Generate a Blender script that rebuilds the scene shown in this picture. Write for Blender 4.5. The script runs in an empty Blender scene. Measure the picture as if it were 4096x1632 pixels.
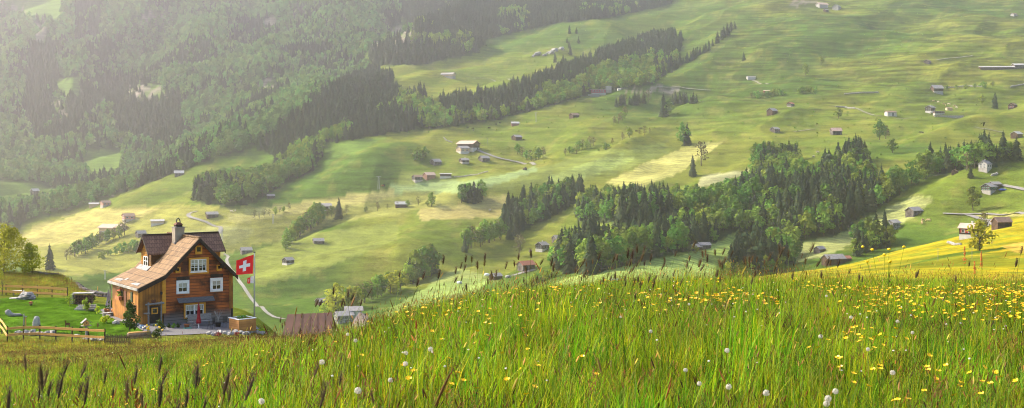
import bpy, math, random, time
import numpy as np
from mathutils import Vector
T0 = time.time()
random.seed(7); rng = np.random.default_rng(11)
SC = bpy.context.scene
COL = SC.collection
F, VH, UC = 5000.0, 600.0, 2048.0
R = math.radians

# ------------------------------------------------------------------ node helpers / materials
def newmat(name):
    m = bpy.data.materials.new(name); m.use_nodes = True
    nt = m.node_tree; nt.nodes.clear()
    return m, nt, nt.nodes.new('ShaderNodeOutputMaterial')
def N(nt, t, **kw):
    n = nt.nodes.new(t)
    for k, v in kw.items():
        if k in ('ins',):
            for kk, vv in v.items(): n.inputs[kk].default_value = vv
        else: setattr(n, k, v)
    return n
def rgba(c): return (c[0], c[1], c[2], 1.0)
def mixc(nt, fac, a, b, mode='MIX'):
    n = nt.nodes.new('ShaderNodeMix'); n.data_type = 'RGBA'; n.blend_type = mode
    for s, v in ((0, fac), (6, a), (7, b)):
        if isinstance(v, bpy.types.NodeSocket): nt.links.new(v, n.inputs[s])
        elif s == 0: n.inputs[0].default_value = v
        else: n.inputs[s].default_value = rgba(v)
    return n.outputs[2]
def noise(nt, scale, vec=None, detail=4, rough=.6):
    n = N(nt, 'ShaderNodeTexNoise'); n.inputs['Scale'].default_value = scale
    n.inputs['Detail'].default_value = detail; n.inputs['Roughness'].default_value = rough
    if vec is not None: nt.links.new(vec, n.inputs['Vector'])
    return n.outputs['Fac']
def ramp(nt, fac, a=.3, b=.7):
    n = N(nt, 'ShaderNodeMapRange'); n.inputs[1].default_value = a; n.inputs[2].default_value = b
    nt.links.new(fac, n.inputs[0]); return n.outputs[0]
def objco(nt, scale=(1, 1, 1), rot=(0, 0, 0)):
    t = N(nt, 'ShaderNodeTexCoord'); mp = N(nt, 'ShaderNodeMapping')
    mp.inputs['Scale'].default_value = scale; mp.inputs['Rotation'].default_value = rot
    nt.links.new(t.outputs['Object'], mp.inputs['Vector']); return mp.outputs['Vector']
def principled(nt, out, col, rough=.8, bump=None, bs=.3, bd=.02, spec=.3):
    p = N(nt, 'ShaderNodeBsdfPrincipled'); p.inputs['Roughness'].default_value = rough
    p.inputs['Specular IOR Level'].default_value = spec
    if isinstance(col, bpy.types.NodeSocket): nt.links.new(col, p.inputs['Base Color'])
    else: p.inputs['Base Color'].default_value = rgba(col)
    if bump is not None:
        b = N(nt, 'ShaderNodeBump'); b.inputs['Strength'].default_value = bs; b.inputs['Distance'].default_value = bd
        nt.links.new(bump, b.inputs['Height']); nt.links.new(b.outputs[0], p.inputs['Normal'])
    nt.links.new(p.outputs[0], out.inputs['Surface']); return p
def plain(name, a, b=None, scale=3.0, rough=.8, sc3=(1, 1, 1), bs=.2, spec=.3):
    m, nt, out = newmat(name)
    b = b or tuple(x * .7 for x in a)
    f = noise(nt, scale, objco(nt, sc3), 5)
    principled(nt, out, mixc(nt, ramp(nt, f, .35, .65), a, b), rough, f, bs, .02, spec)
    return m
def boards(name, a, b, period, axis, rough=.8, dark=(.02, .012, .006), grey=None, gz=(0, 1)):
    """weathered boards: `axis` 2 = horizontal siding, 0/1 = vertical planks"""
    m, nt, out = newmat(name)
    t = N(nt, 'ShaderNodeTexCoord'); sx = N(nt, 'ShaderNodeSeparateXYZ'); nt.links.new(t.outputs['Object'], sx.inputs[0])
    mu = N(nt, 'ShaderNodeMath', operation='MULTIPLY'); mu.inputs[1].default_value = 1 / period
    if axis == 2: nt.links.new(sx.outputs[2], mu.inputs[0])
    else:
        ad = N(nt, 'ShaderNodeMath', operation='ADD'); nt.links.new(sx.outputs[0], ad.inputs[0]); nt.links.new(sx.outputs[1], ad.inputs[1])
        nt.links.new(ad.outputs[0], mu.inputs[0])
    fr = N(nt, 'ShaderNodeMath', operation='FRACT'); nt.links.new(mu.outputs[0], fr.inputs[0])
    fl = N(nt, 'ShaderNodeMath', operation='FLOOR'); nt.links.new(mu.outputs[0], fl.inputs[0])
    wn = N(nt, 'ShaderNodeTexWhiteNoise'); wn.noise_dimensions = '1D'; nt.links.new(fl.outputs[0], wn.inputs['W'])
    sc = (.5, .5, 6) if axis == 2 else (5, 5, .35)
    f1 = noise(nt, 1.6, objco(nt, sc), 6, .65)
    f2 = noise(nt, .55, objco(nt), 4)
    c = mixc(nt, ramp(nt, f1, .3, .7), a, b)
    c = mixc(nt, wn.outputs['Value'], c, mixc(nt, .45, c, dark))
    c = mixc(nt, ramp(nt, f2, .43, .62), c, mixc(nt, .82, c, dark))
    if grey:
        g = N(nt, 'ShaderNodeMapRange'); g.inputs[1].default_value = gz[0]; g.inputs[2].default_value = gz[1]
        g.inputs[3].default_value = 1; g.inputs[4].default_value = 0
        nt.links.new(sx.outputs[2], g.inputs[0]); c = mixc(nt, g.outputs[0], c, grey)
    gap = N(nt, 'ShaderNodeMath', operation='LESS_THAN'); gap.inputs[1].default_value = .14
    nt.links.new(fr.outputs[0], gap.inputs[0])
    c = mixc(nt, gap.outputs[0], c, mixc(nt, .8, c, dark))
    principled(nt, out, c, rough, fr.outputs[0], .5, .03); return m
def shingles(name, a, b, axis, row=.2, colw=.16):
    m, nt, out = newmat(name)
    t = N(nt, 'ShaderNodeTexCoord'); sx = N(nt, 'ShaderNodeSeparateXYZ'); nt.links.new(t.outputs['Object'], sx.inputs[0])
    cb = N(nt, 'ShaderNodeCombineXYZ'); nt.links.new(sx.outputs[axis], cb.inputs[0]); nt.links.new(sx.outputs[2], cb.inputs[1])
    br = N(nt, 'ShaderNodeTexBrick'); nt.links.new(cb.outputs[0], br.inputs['Vector'])
    br.inputs['Color1'].default_value = rgba(a); br.inputs['Color2'].default_value = rgba(b)
    br.inputs['Mortar'].default_value = rgba(tuple(x * .3 for x in b)); br.inputs['Scale'].default_value = 1
    br.inputs['Mortar Size'].default_value = .014; br.inputs['Brick Width'].default_value = colw; br.inputs['Row Height'].default_value = row
    br.inputs['Bias'].default_value = .0
    f = noise(nt, 1.2, objco(nt), 5)
    c = mixc(nt, ramp(nt, f, .35, .7), br.outputs['Color'], mixc(nt, .5, br.outputs['Color'], b))
    principled(nt, out, c, .85, br.outputs['Fac'], .6, -.03); return m

# ------------------------------------------------------------------ mesh builder
class MB:
    def __init__(s): s.v = []; s.f = []; s.m = []; s.c = []
    def face(s, pts, m=0):
        i = len(s.v); s.v += [tuple(p) for p in pts]; s.f.append(tuple(range(i, i + len(pts)))); s.m.append(m)
    def poly(s, vs, fs, m=0):
        i = len(s.v); s.v += [tuple(p) for p in vs]
        for f in fs: s.f.append(tuple(i + k for k in f)); s.m.append(m)
        return s
    def box(s, x0, x1, y0, y1, z0, z1, m=0):
        vs = [(x, y, z) for z in (z0, z1) for y in (y0, y1) for x in (x0, x1)]
        return s.poly(vs, [(0, 2, 3, 1), (4, 5, 7, 6), (0, 1, 5, 4), (2, 6, 7, 3), (0, 4, 6, 2), (1, 3, 7, 5)], m)
    def hexa(s, q, off, m=0):
        """slab: quad q pushed along vector off"""
        q = [Vector(p) for p in q]; o = Vector(off); k = len(q)
        vs = q + [p + o for p in q]
        fs = [tuple(range(k - 1, -1, -1)), tuple(range(k, 2 * k))] + [(i, (i + 1) % k, k + (i + 1) % k, k + i) for i in range(k)]
        return s.poly(vs, fs, m)
    def beam(s, a, b, w, h, m=0):
        a = Vector(a); b = Vector(b); d = (b - a).normalized()
        sd = d.cross(Vector((0, 0, 1)))
        if sd.length < 1e-3: sd = Vector((1, 0, 0))
        sd = sd.normalized() * w / 2; up = sd.cross(d).normalized() * h / 2
        return s.hexa([a - sd - up, a + sd - up, a + sd + up, a - sd + up], b - a, m)
    def tube(s, pts, rad, n=6, m=0, caps=True):
        pts = [Vector(p) for p in pts]; k = len(pts)
        rs = rad if isinstance(rad, (list, tuple)) else [rad] * k
        i0 = len(s.v)
        for i, p in enumerate(pts):
            d = (pts[min(i + 1, k - 1)] - pts[max(i - 1, 0)]).normalized()
            a = d.cross(Vector((0, 1, 0)) if abs(d.y) < .9 else Vector((1, 0, 0))).normalized(); b = d.cross(a)
            for j in range(n):
                t = 2 * math.pi * j / n
                s.v.append(tuple(p + (a * math.cos(t) + b * math.sin(t)) * rs[i]))
        for i in range(k - 1):
            for j in range(n):
                a_, b_ = i0 + i * n + j, i0 + i * n + (j + 1) % n
                s.f.append((a_, b_, b_ + n, a_ + n)); s.m.append(m)
        if caps:
            s.f.append(tuple(i0 + j for j in range(n - 1, -1, -1))); s.m.append(m)
            s.f.append(tuple(i0 + (k - 1) * n + j for j in range(n))); s.m.append(m)
        return s
    def lathe(s, c, prof, n=12, m=0):
        return s.tube([(c[0], c[1], c[2] + z) for r, z in prof], [max(r, 1e-3) for r, z in prof], n, m)
    def blob(s, c, r, seed=0, nz=.25, seg=9, m=0, flat=0.0):
        rr = random.Random(seed); ph = [rr.uniform(0, 6.28) for _ in range(8)]; vs = []; fs = []
        for i in range(seg + 1):
            th = math.pi * i / seg
            for j in range(seg + 3):
                p = 2 * math.pi * j / (seg + 3)
                d = 1 + nz * (math.sin(3 * p + ph[0]) * math.sin(2 * th + ph[1]) + .6 * math.sin(5 * p + ph[2] + 2 * th) + .5 * math.sin(7 * th + ph[3] + 3 * p)) * math.sin(th)
                z = math.cos(th) * d
                if z < -flat and flat: z = -flat
                vs.append((c[0] + r[0] * math.sin(th) * math.cos(p) * d, c[1] + r[1] * math.sin(th) * math.sin(p) * d, c[2] + r[2] * z))
        w = seg + 3
        for i in range(seg):
            for j in range(w): fs.append((i * w + j, (i + 1) * w + j, (i + 1) * w + (j + 1) % w, i * w + (j + 1) % w))
        return s.poly(vs, fs, m)
    def build(s, name, mats, parent=None, smooth=False, loc=None):
        me = bpy.data.meshes.new(name); me.from_pydata(s.v, [], s.f)
        for m in (mats if isinstance(mats, (list, tuple)) else [mats]): me.materials.append(m)
        if any(s.m): me.polygons.foreach_set('material_index', s.m)
        if smooth: me.polygons.foreach_set('use_smooth', [True] * len(s.f))
        if s.c:
            at = me.color_attributes.new('Col', 'FLOAT_COLOR', 'POINT'); at.data.foreach_set('color', np.array(s.c, dtype=np.float32).ravel())
        me.update()
        o = bpy.data.objects.new(name, me); COL.objects.link(o)
        if parent: o.parent = parent
        if loc is not None: o.location = loc
        return o
def tag(o, label=None, cat=None, group=None, kind=None):
    if label: o['label'] = label
    if cat: o['category'] = cat
    if group: o['group'] = group
    if kind: o['kind'] = kind
    return o
def thing(name, label, cat, loc=(0, 0, 0), rz=0, group=None):
    o = bpy.data.objects.new(name, None); COL.objects.link(o); o.location = loc; o.rotation_euler = (0, 0, rz)
    o.empty_display_size = .2
    return tag(o, label, cat, group)
def dup(o, loc, rz=0, sc=(1, 1, 1), label=None, group=None):
    c = o.copy(); COL.objects.link(c); c.location = loc; c.rotation_euler = (0, 0, rz); c.scale = sc
    if label: c['label'] = label
    if group: c['group'] = group
    for ch in CH.get(o.name, ()):
        d = ch.copy(); COL.objects.link(d); d.parent = c
    return c
CH = {}
def remember(o, *ch): CH[o.name] = ch; return o

# ------------------------------------------------------------------ the land as one height function
def pchip(x, y, xq):
    x = np.asarray(x, float); y = np.asarray(y, float); h = np.diff(x); dl = np.diff(y) / h; m = np.zeros_like(y)
    for i in range(1, len(x) - 1):
        if dl[i - 1] * dl[i] > 0:
            w1 = 2 * h[i] + h[i - 1]; w2 = h[i] + 2 * h[i - 1]; m[i] = (w1 + w2) / (w1 / dl[i - 1] + w2 / dl[i])
    m[0] = dl[0]; m[-1] = dl[-1]
    i = np.clip(np.searchsorted(x, xq) - 1, 0, len(x) - 2); t = np.clip((xq - x[i]) / h[i], 0, 1)
    return ((1 + 2 * t) * (1 - t) ** 2 * y[i] + t * (1 - t) ** 2 * h[i] * m[i] + t * t * (3 - 2 * t) * y[i + 1] + t * t * (t - 1) * h[i] * m[i + 1])
ND = [0, 4, 10, None, 60, 95, 118, 137, 160, 220, 300]
FD = [400, 550, 700, 870, 1100, 1280, 1500, 1800, 2200, 2700, 3400, 4300]
FAR = [-400, -650]
LAND = {
 -1500: ([-1.2, -1.4, -2.4, (38, -6.0), -8.5, -12.5, -11, -9, -12, -30, -52], [1480, 1450, 1350, 1150, 1050, 1010, 850, 650, 360, -40]),
 0: ([-1.3, -1.55, -2.7, (38, -6.95), -10.3, -14.2, -13.9, -13.6, -18, -34, -56], [1550, 1460, 1305, 1130, 1020, 965, 805, 640, 380, 0]),
 200: ([-1.3, -1.55, -2.7, (37, -6.8), -10.2, -14.2, -13.9, -13.7, -18, -35, -56], [1560, 1465, 1300, 1125, 990, 885, 800, 640, 385, 10]),
 450: ([-1.3, -1.55, -2.65, (36, -6.45), -9.9, -14.2, -14.2, -17.5, -23, -39, -59], [1590, 1475, 1295, 1120, 945, 800, 775, 640, 400, 20]),
 700: ([-1.3, -1.55, -2.5, (33, -5.85), -9.7, -14.2, -14.3, -18.5, -25, -41, -60], [1600, 1480, 1285, 1110, 885, 705, 680, 560, 340, 0]),
 950: ([-1.35, -1.55, -2.3, (30, -5.22), -9.3, -14.3, -15, -19.5, -26, -42, -61], [1610, 1480, 1280, 1090, 840, 640, 570, 460, 270, -10]),
 1300: ([-1.4, -1.6, -2.05, (24, -4.1), -9.3, -15.5, -20, -24, -29, -43, -61], [1610, 1480, 1270, 1075, 800, 580, 430, 330, 190, 0]),
 1700: ([-1.5, -1.65, -1.95, (21, -3.02), -8.5, -14.5, -18.5, -21.5, -25, -37, -52], [1480, 1370, 1240, 1050, 780, 580, 430, 300, 160, 0]),
 2100: ([-1.6, -1.7, -2.0, (19, -2.6), -8, -13.5, -17, -20, -23, -33, -45], [1330, 1255, 1170, 1060, 770, 570, 400, 270, 130, -10]),
 2600: ([-1.65, -1.75, -1.98, (18, -2.38), -7.5, -12.5, -15, -17.5, -20, -27, -37], [1190, 1120, 1030, 890, 700, 540, 400, 250, 90, -40]),
 3100: ([-1.65, -1.75, -1.95, (18, -2.36), -7.3, -12, -14.5, -16.5, -18.5, -24, -31], [1100, 1090, 1062, 880, 670, 510, 350, 170, 20, -80]),
 3350: ([-1.65, -1.75, -1.95, (18.5, -2.46), -7.2, -11.8, -14.2, -16.2, -18, -23.5, -29.5], [1075, 1044, 1008, 850, 650, 490, 330, 160, 20, -80]),
 3600: ([-1.65, -1.75, -1.97, (19, -2.52), -7.1, -11.7, -14, -16, -17.8, -22.5, -28], [1030, 982, 958, 810, 620, 460, 320, 150, 20, -80]),
 3850: ([-1.65, -1.75, -1.98, (19.5, -2.57), -7, -11.6, -13.8, -15.8, -17.6, -22, -27], [990, 922, 908, 765, 590, 440, 300, 150, 20, -80]),
 4096: ([-1.65, -1.75, -1.98, (20, -2.62), -7, -11.5, -13.5, -15.5, -17.5, -22, -26], [955, 866, 858, 715, 560, 430, 300, 150, 20, -80]),
 5600: ([-1.6, -1.7, -1.9, (20, -2.0), -5.5, -9, -11, -12.5, -13, -15, -16], [800, 700, 655, 550, 430, 330, 220, 80, -50, -150]),
}
UCOL = np.array(sorted(LAND), float)
DG = np.concatenate([np.arange(0, 45, .5), np.arange(45, 170, 1), np.geomspace(170, 4300, 420)])
ZT = []
for u in sorted(LAND):
    nz, fv = LAND[u]; ds = []; zs = []
    for d, z in zip(ND, nz):
        if isinstance(z, tuple): d, z = z
        ds.append(d); zs.append(z)
    for d, v in zip(FD, fv + FAR): ds.append(d); zs.append((VH - v) / F * d)
    ZT.append(pchip(ds, zs, DG))
ZT = np.array(ZT)
def _h(ix, iy, s):
    n = (ix.astype(np.int64) * 374761393 + iy.astype(np.int64) * 668265263 + s * 974711) & 0xffffffff
    n = ((n ^ (n >> 13)) * 1274126177) & 0xffffffff
    return ((n ^ (n >> 16)) & 0xffff) / 65535.0
def vnoise(x, y, s=0):
    xi = np.floor(x); yi = np.floor(y); fx = x - xi; fy = y - yi
    fx = fx * fx * fx * (fx * (6 * fx - 15) + 10); fy = fy * fy * fy * (fy * (6 * fy - 15) + 10)
    a = _h(xi, yi, s); b = _h(xi + 1, yi, s); c = _h(xi, yi + 1, s); d = _h(xi + 1, yi + 1, s)
    return (a + (b - a) * fx) * (1 - fy) + (c + (d - c) * fx) * fy
def fbm(x, y, s=0, o=4):
    t = 0; a = .5; tot = 0
    for i in range(o): t = t + a * vnoise(x * 2 ** i + 17.3 * i, y * 2 ** i - 9.1 * i, s + i); tot += a; a *= .5
    return t / tot
def sstep(a, b, x): t = np.clip((x - a) / (b - a), 0, 1); return t * t * (3 - 2 * t)
def Hxy(x, y):
    x = np.atleast_1d(np.asarray(x, float)); y = np.atleast_1d(np.asarray(y, float))
    d = np.clip(y, 0, 4300); u = np.clip(UC + F * x / np.maximum(y, 3.0), UCOL[0], UCOL[-1])
    Z = np.array([np.interp(d, DG, z) for z in ZT])
    h = np.diff(UCOL)[:, None]; dl = np.diff(Z, axis=0) / h; M = np.zeros_like(Z)
    ok = dl[:-1] * dl[1:] > 0
    w1 = 2 * h[1:] + h[:-1]; w2 = h[1:] + 2 * h[:-1]
    with np.errstate(divide='ignore', invalid='ignore'):
        M[1:-1] = np.where(ok, (w1 + w2) / (w1 / dl[:-1] + w2 / dl[1:]), 0)
    M[0] = dl[0]; M[-1] = dl[-1]
    i = np.clip(np.searchsorted(UCOL, u) - 1, 0, len(UCOL) - 2); j = np.arange(len(u))
    hh = h[i, 0]; t = (u - UCOL[i]) / hh
    z = ((1 + 2 * t) * (1 - t) ** 2 * Z[i, j] + t * (1 - t) ** 2 * hh * M[i, j] + t * t * (3 - 2 * t) * Z[i + 1, j] + t * t * (t - 1) * hh * M[i + 1, j])
    am = sstep(420, 900, y)
    rid = 1 - np.abs(2 * fbm(x / 210 + 3.1, y / 300 - 1.7, 5, 3) - 1) * 2
    n = am * ((fbm(x / 120, y / 140, 1, 3) - .5) * 24 + rid * 8 + (fbm(x / 34, y / 44, 9, 3) - .5) * 4.5)
    qa = (x - .85 * y) / 1.31; qb = (.85 * x + y) / 1.31
    fold = 1 - np.abs(2 * fbm(qa / 150 + .4 * fbm(x / 200, y / 200, 14, 2), qb / 620, 15, 3) - 1)
    n = n + am * ((fold - .75) * 34 + (fbm(x / 13, y / 17, 19, 2) - .5) * 1.5) * (1 - .5 * sstep(1500, 2300, y))
    mt = sstep(1650, 2300, y) * sstep(300, -200, x)
    n = n + mt * (.5 - np.abs(fbm(x / 260 + 7, y / 900, 21, 4) - .5) * 2) * 130
    n = n + sstep(2, 12, y) * (1 - sstep(60, 90, y)) * (fbm(x / 3.5, y / 4, 31, 2) - .5) * .22
    return z + n
def H1(x, y): return float(Hxy(x, y)[0])
def at(u, v, dmin=420, dmax=3300, step=None):
    ds = np.geomspace(dmin, dmax, 700); k = (u - UC) / F
    g = Hxy(k * ds, ds) - (VH - v) / F * ds
    c = np.where((g[:-1] < 0) & (g[1:] >= 0))[0]
    if len(c) == 0: i = int(np.argmin(np.abs(g))); d = ds[i]
    else: i = c[0]; t = -g[i] / (g[i + 1] - g[i]); d = ds[i] + t * (ds[i + 1] - ds[i])
    return Vector((k * d, d, H1(k * d, d)))
def ray(u, v, d): return Vector(((u - UC) / F * d, d, (VH - v) / F * d))
def inpoly(px, py, poly):
    ins = np.zeros(len(px), bool); k = len(poly)
    for i in range(k):
        x1, y1 = poly[i]; x2, y2 = poly[(i + 1) % k]
        if y1 == y2: continue
        c = ((y1 > py) != (y2 > py)) & (px < (x2 - x1) * (py - y1) / (y2 - y1) + x1); ins ^= c
    return ins
Q = 4096 / 2575.0
def P(*pts): return [(x * Q, y * Q) for x, y in pts]
# ------------------------------------------------------------------ terrain sheet
FIELDS = [
 (P((650, 565), (790, 508), (1000, 472), (1275, 492), (1275, 548), (1060, 528), (900, 548), (770, 588)), (.20, .205, .05), .1),
 (P((1000, 432), (1200, 445), (1380, 415), (1500, 380), (1660, 360), (1700, 375), (1540, 440), (1380, 470), (1000, 472)), (.155, .185, .04), .1),
 (P((620, 640), (760, 590), (1000, 560), (1000, 600), (800, 680), (640, 720)), (.15, .175, .035), .05),
 (P((20, 605), (250, 522), (430, 515), (640, 520), (800, 540), (720, 600), (560, 640), (380, 680), (100, 700)), (.20, .20, .045), .1),  # (polygon in photo pixels, albedo, mowing-line strength); this broad hay slope has haze paleness painted into its colour
 (P((690, 522), (800, 500), (985, 476), (1010, 490), (905, 512), (760, 536), (685, 546)), (.30, .27, .09), .2),
 (P((1370, 445), (1480, 407), (1560, 390), (1600, 402), (1500, 440), (1380, 465)), (.22, .27, .07), .3),
 (P((1520, 460), (1620, 412), (1720, 372), (1830, 355), (1800, 372), (1690, 442), (1600, 475)), (.31, .30, .09), .6),
 (P((1765, 440), (1890, 425), (1880, 437), (1800, 467), (1750, 472)), (.27, .27, .13), .0),
 (P((1050, 533), (1100, 522), (1270, 493), (1270, 542), (1060, 556)), (.30, .26, .09), .2),
 (P((970, 468), (1050, 460), (1215, 452), (1345, 418), (1350, 428), (1190, 482), (1000, 487)), (.20, .26, .10), .1),
 (P((1340, 730), (1500, 680), (1720, 640), (1850, 588), (1860, 612), (1800, 670), (1790, 720), (1340, 760)), (.21, .28, .07), .8),
 (P((1995, 618), (2170, 560), (2290, 492), (2350, 500), (2290, 550), (2200, 590), (2060, 650), (1990, 660)), (.24, .26, .09), .5),
 (P((1085, 702), (1150, 676), (1225, 690), (1200, 712), (1090, 727)), (.23, .27, .08), .5),
 (P((960, 790), (1090, 712), (1180, 700), (1240, 700), (1200, 730), (1000, 800)), (.18, .24, .06), .3),
 (P((35, 592), (225, 527), (400, 522), (330, 560), (180, 612), (50, 627)), (.29, .26, .08), .2),
 (P((440, 590), (560, 565), (640, 585), (600, 610), (450, 615)), (.24, .24, .08), .1),
 (P((560, 545), (700, 515), (760, 512), (690, 545), (600, 565)), (.25, .24, .08), .1),
 (P((2440, 545), (2575, 545), (2575, 535), (2460, 536)), (.26, .24, .08), .2),
]
CLIFF = [P((300, 240), (330, 218), (380, 210), (420, 232), (400, 250), (340, 252)), P((640, 215), (680, 195), (700, 215), (690, 240), (650, 245)),
 P((120, 245), (150, 250), (180, 300), (165, 310), (135, 275)), P((930, 110), (1000, 75), (1060, 85), (1060, 105), (960, 125)),
 P((655, 55), (690, 40), (710, 60), (680, 85)), P((85, 55), (120, 70), (115, 120), (95, 110)), P((340, 45), (420, 30), (430, 45), (350, 60)), P((0, 10), (60, 20), (70, 40), (0, 22)),
 P((1990, 0), (2060, 0), (2010, 22), (1985, 18)), P((1570, 222), (1700, 215), (1700, 228), (1560, 232))]
F1 = [P((1262, 560), (1275, 605), (1330, 575), (1400, 540), (1455, 505), (1470, 480), (1400, 495), (1340, 505), (1290, 530)),
 P((1455, 515), (1452, 560), (1520, 560), (1570, 562), (1600, 576), (1640, 552), (1720, 530), (1790, 545), (1800, 588), (1850, 588), (1880, 582), (2000, 606), (2100, 594), (2170, 548), (2230, 512), (2290, 472), (2340, 444), (2420, 428), (2562, 408), (2562, 396), (2430, 404), (2340, 424), (2290, 455), (2250, 470), (2200, 478), (2185, 440), (2185, 405), (2140, 398), (2080, 425), (2040, 455), (2010, 440), (2000, 400), (1900, 402), (1895, 480), (1800, 520), (1700, 512), (1600, 512)),
 P((1395, 682), (1480, 692), (1600, 662), (1720, 634), (1800, 610), (1850, 580), (1790, 560), (1700, 575), (1600, 592), (1500, 605), (1420, 635)),
 P((1810, 692), (1900, 692), (2000, 665), (2000, 645), (1940, 630), (1870, 632), (1850, 655)),
 P((2150, 628), (2240, 612), (2250, 598), (2190, 605)), P((480, 500), (560, 522), (640, 510), (700, 475), (785, 432), (812, 388), (780, 390), (700, 435), (640, 455), (560, 460), (500, 475))]
F2 = P((690, 440), (770, 410), (830, 362), (1000, 332), (1120, 322), (1250, 302), (1350, 276), (1440, 252), (1490, 234), (1640, 216), (1700, 160), (1715, 95), (1650, 90), (1580, 115), (1450, 165), (1300, 222), (1080, 268), (990, 232), (900, 200), (830, 260), (700, 340))
F3 = P((-400, -160), (1010, -160), (1010, 55), (930, 120), (905, 160), (990, 205), (900, 300), (830, 362), (700, 395), (640, 372), (440, 436), (250, 508), (100, 548), (-10, 600), (-400, 700))
F4 = P((930, 165), (1060, 162), (1150, 144), (1200, 132), (1228, 98), (1380, 62), (1530, 45), (1690, 10), (1720, -120), (1000, -160), (1010, 40), (1060, 95), (930, 135))
CLEAR = [P((215, 372), (310, 375), (300, 435), (240, 452), (205, 420)), P((-20, 452), (95, 462), (150, 480), (130, 512), (-20, 520)), P((135, 205), (200, 190), (205, 245), (150, 250)), P((0, 0), (160, -20), (150, 60), (30, 40)),
 P((700, 395), (840, 350), (980, 345), (800, 420))] + CLIFF[:7]
def terrain():
    OFF = 14.0
    ks = np.linspace(-.73, .73, 880)
    ds = np.concatenate([np.arange(-12, 40, .5), np.arange(40, 160, .62), np.geomspace(160, 4250, 470)])
    K, D = np.meshgrid(ks, ds); X = (K * (D + OFF)); Y = D.copy()
    x = X.ravel(); y = Y.ravel(); z = Hxy(x, y)
    pu = UC + F * x / np.maximum(y, .5); pv = VH - F * z / np.maximum(y, .5)
    n1 = fbm(x / 60, y / 80, 41, 4); n2 = fbm(x / 9, y / 14, 43, 3); n3 = fbm(x / 250, y / 300, 47, 3)
    # contour-following bands (cattle terraces and layered turf)
    ct = fbm(x / 40, z / 1.8 + 3, 51, 3)
    def lerp(a, b, t): return a + (np.asarray(b, float) - a) * t[:, None]
    c = np.tile(np.array([.104, .142, .019]), (len(x), 1))
    c = lerp(c, (.145, .16, .024), sstep(.42, .62, n1) * .9)
    c = lerp(c, (.045, .098, .014), sstep(.55, .36, n3) * .75)
    c = lerp(c, (.058, .072, .016), sstep(.48, .6, ct) * .6 * sstep(1100, 1500, y) * sstep(2200, 2900, pu))
    c = lerp(c, (.22, .19, .05), sstep(.58, .75, n2) * .35)
    a = np.zeros(len(x))
    far = y > 300; wx = (fbm(x / 25, y / 25, 61, 2) - .5) * 26
    for poly, colr, st in FIELDS:
        ins = inpoly(pu + wx * .5, pv + wx * .4, poly) & far
        c[ins] = np.array(colr) * (0.88 + .35 * n2[ins])[:, None]; a[ins] = st
    # buttercup slope on the near right
    yel = sstep(150, 210, y) * (1 - sstep(545, 600, y)) * sstep(2850, 3050, pu)
    ny = fbm(x / 4, y / 9, 83, 3); c = lerp(c, (.32, .265, .012), yel * (.45 + .5 * sstep(.35, .6, n1))); c = lerp(c, (.15, .19, .02), yel * sstep(.5, .68, ny) * .75); c = lerp(c, (.44, .31, .02), yel * sstep(.6, .75, n2) * .5)
    strip = inpoly(pu, pv, [(3560, 1075), (3800, 1015), (3980, 995), (4200, 940), (4200, 952), (3990, 1003), (3800, 1027)]) & (y > 180) & (y < 600)
    c[strip] = (.10, .15, .02)
    tan = inpoly(pu, pv, [(4000, 985), (4250, 935), (4250, 1010), (4060, 1010)]) & (y > 180) & (y < 600); c[tan] = np.array((.42, .30, .05))
    # forest floor, rock
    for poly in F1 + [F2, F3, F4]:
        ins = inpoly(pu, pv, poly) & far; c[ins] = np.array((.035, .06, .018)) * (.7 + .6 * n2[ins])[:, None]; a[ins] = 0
    for poly in CLEAR:
        ins = inpoly(pu + wx, pv + wx, poly) & far; c[ins] = np.array((.10, .16, .03)) * (.8 + .4 * n1[ins])[:, None]
    for poly in CLIFF:
        ins = inpoly(pu + wx * 1.3, pv + wx, poly) & far & (n2 > .44); c[ins] = np.array((.24, .20, .16)) * (.35 + .9 * n2[ins])[:, None]
    # near meadow soil, lawn, rough hill behind it
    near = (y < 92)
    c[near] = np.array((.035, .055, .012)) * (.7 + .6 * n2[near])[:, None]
    nb = (y >= 60) & (y < 170)
    mm = nb & ~((y > 92) & (y < 120) & (pu < 1100)); c[mm] = np.array((.19, .18, .025)) * (.65 + .7 * fbm(x[mm] / 1.5, y[mm] / 2.5, 71, 3))[:, None]
    lawn = inpoly(pu, pv, [(-900, 1160), (0, 1192), (260, 1190), (400, 1215), (560, 1260), (620, 1330), (520, 1346), (420, 1350), (30, 1330), (-900, 1330)]) & (y > 80) & (y < 132)
    c[lawn] = np.array((.06, .125, .009)) * (.5 + 1.0 * fbm(x[lawn] / .9, y[lawn] / 1.3, 73, 3))[:, None]
    ar = np.concatenate([c, a[:, None]], 1).astype(np.float32)
    ter = (sstep(1150, 1500, y) * sstep(2500, 3100, pu) * .9 + .12 * far).astype(np.float32)
    nr, nc = X.shape; idx = np.arange(nr * nc).reshape(nr, nc)
    def sheet(name, r0, r1, mat):
        v = np.stack([x, y, z], 1)[idx[r0].min():idx[r1 - 1].max() + 1]; n = r1 - r0
        ii = np.arange(n * nc).reshape(n, nc)
        q = np.stack([ii[:-1, :-1], ii[:-1, 1:], ii[1:, 1:], ii[1:, :-1]], -1).reshape(-1, 4)
        me = bpy.data.meshes.new(name); me.vertices.add(len(v)); me.vertices.foreach_set('co', v.astype(np.float32).ravel())
        me.loops.add(q.size); me.loops.foreach_set('vertex_index', q.astype(np.int32).ravel())
        me.polygons.add(len(q)); me.polygons.foreach_set('loop_start', np.arange(0, q.size, 4, dtype=np.int32))
        me.polygons.foreach_set('use_smooth', np.ones(len(q), bool)); me.update(calc_edges=True)
        ca = me.color_attributes.new('Col', 'FLOAT_COLOR', 'POINT'); ca.data.foreach_set('color', ar[idx[r0].min():idx[r1 - 1].max() + 1].ravel())
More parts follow.
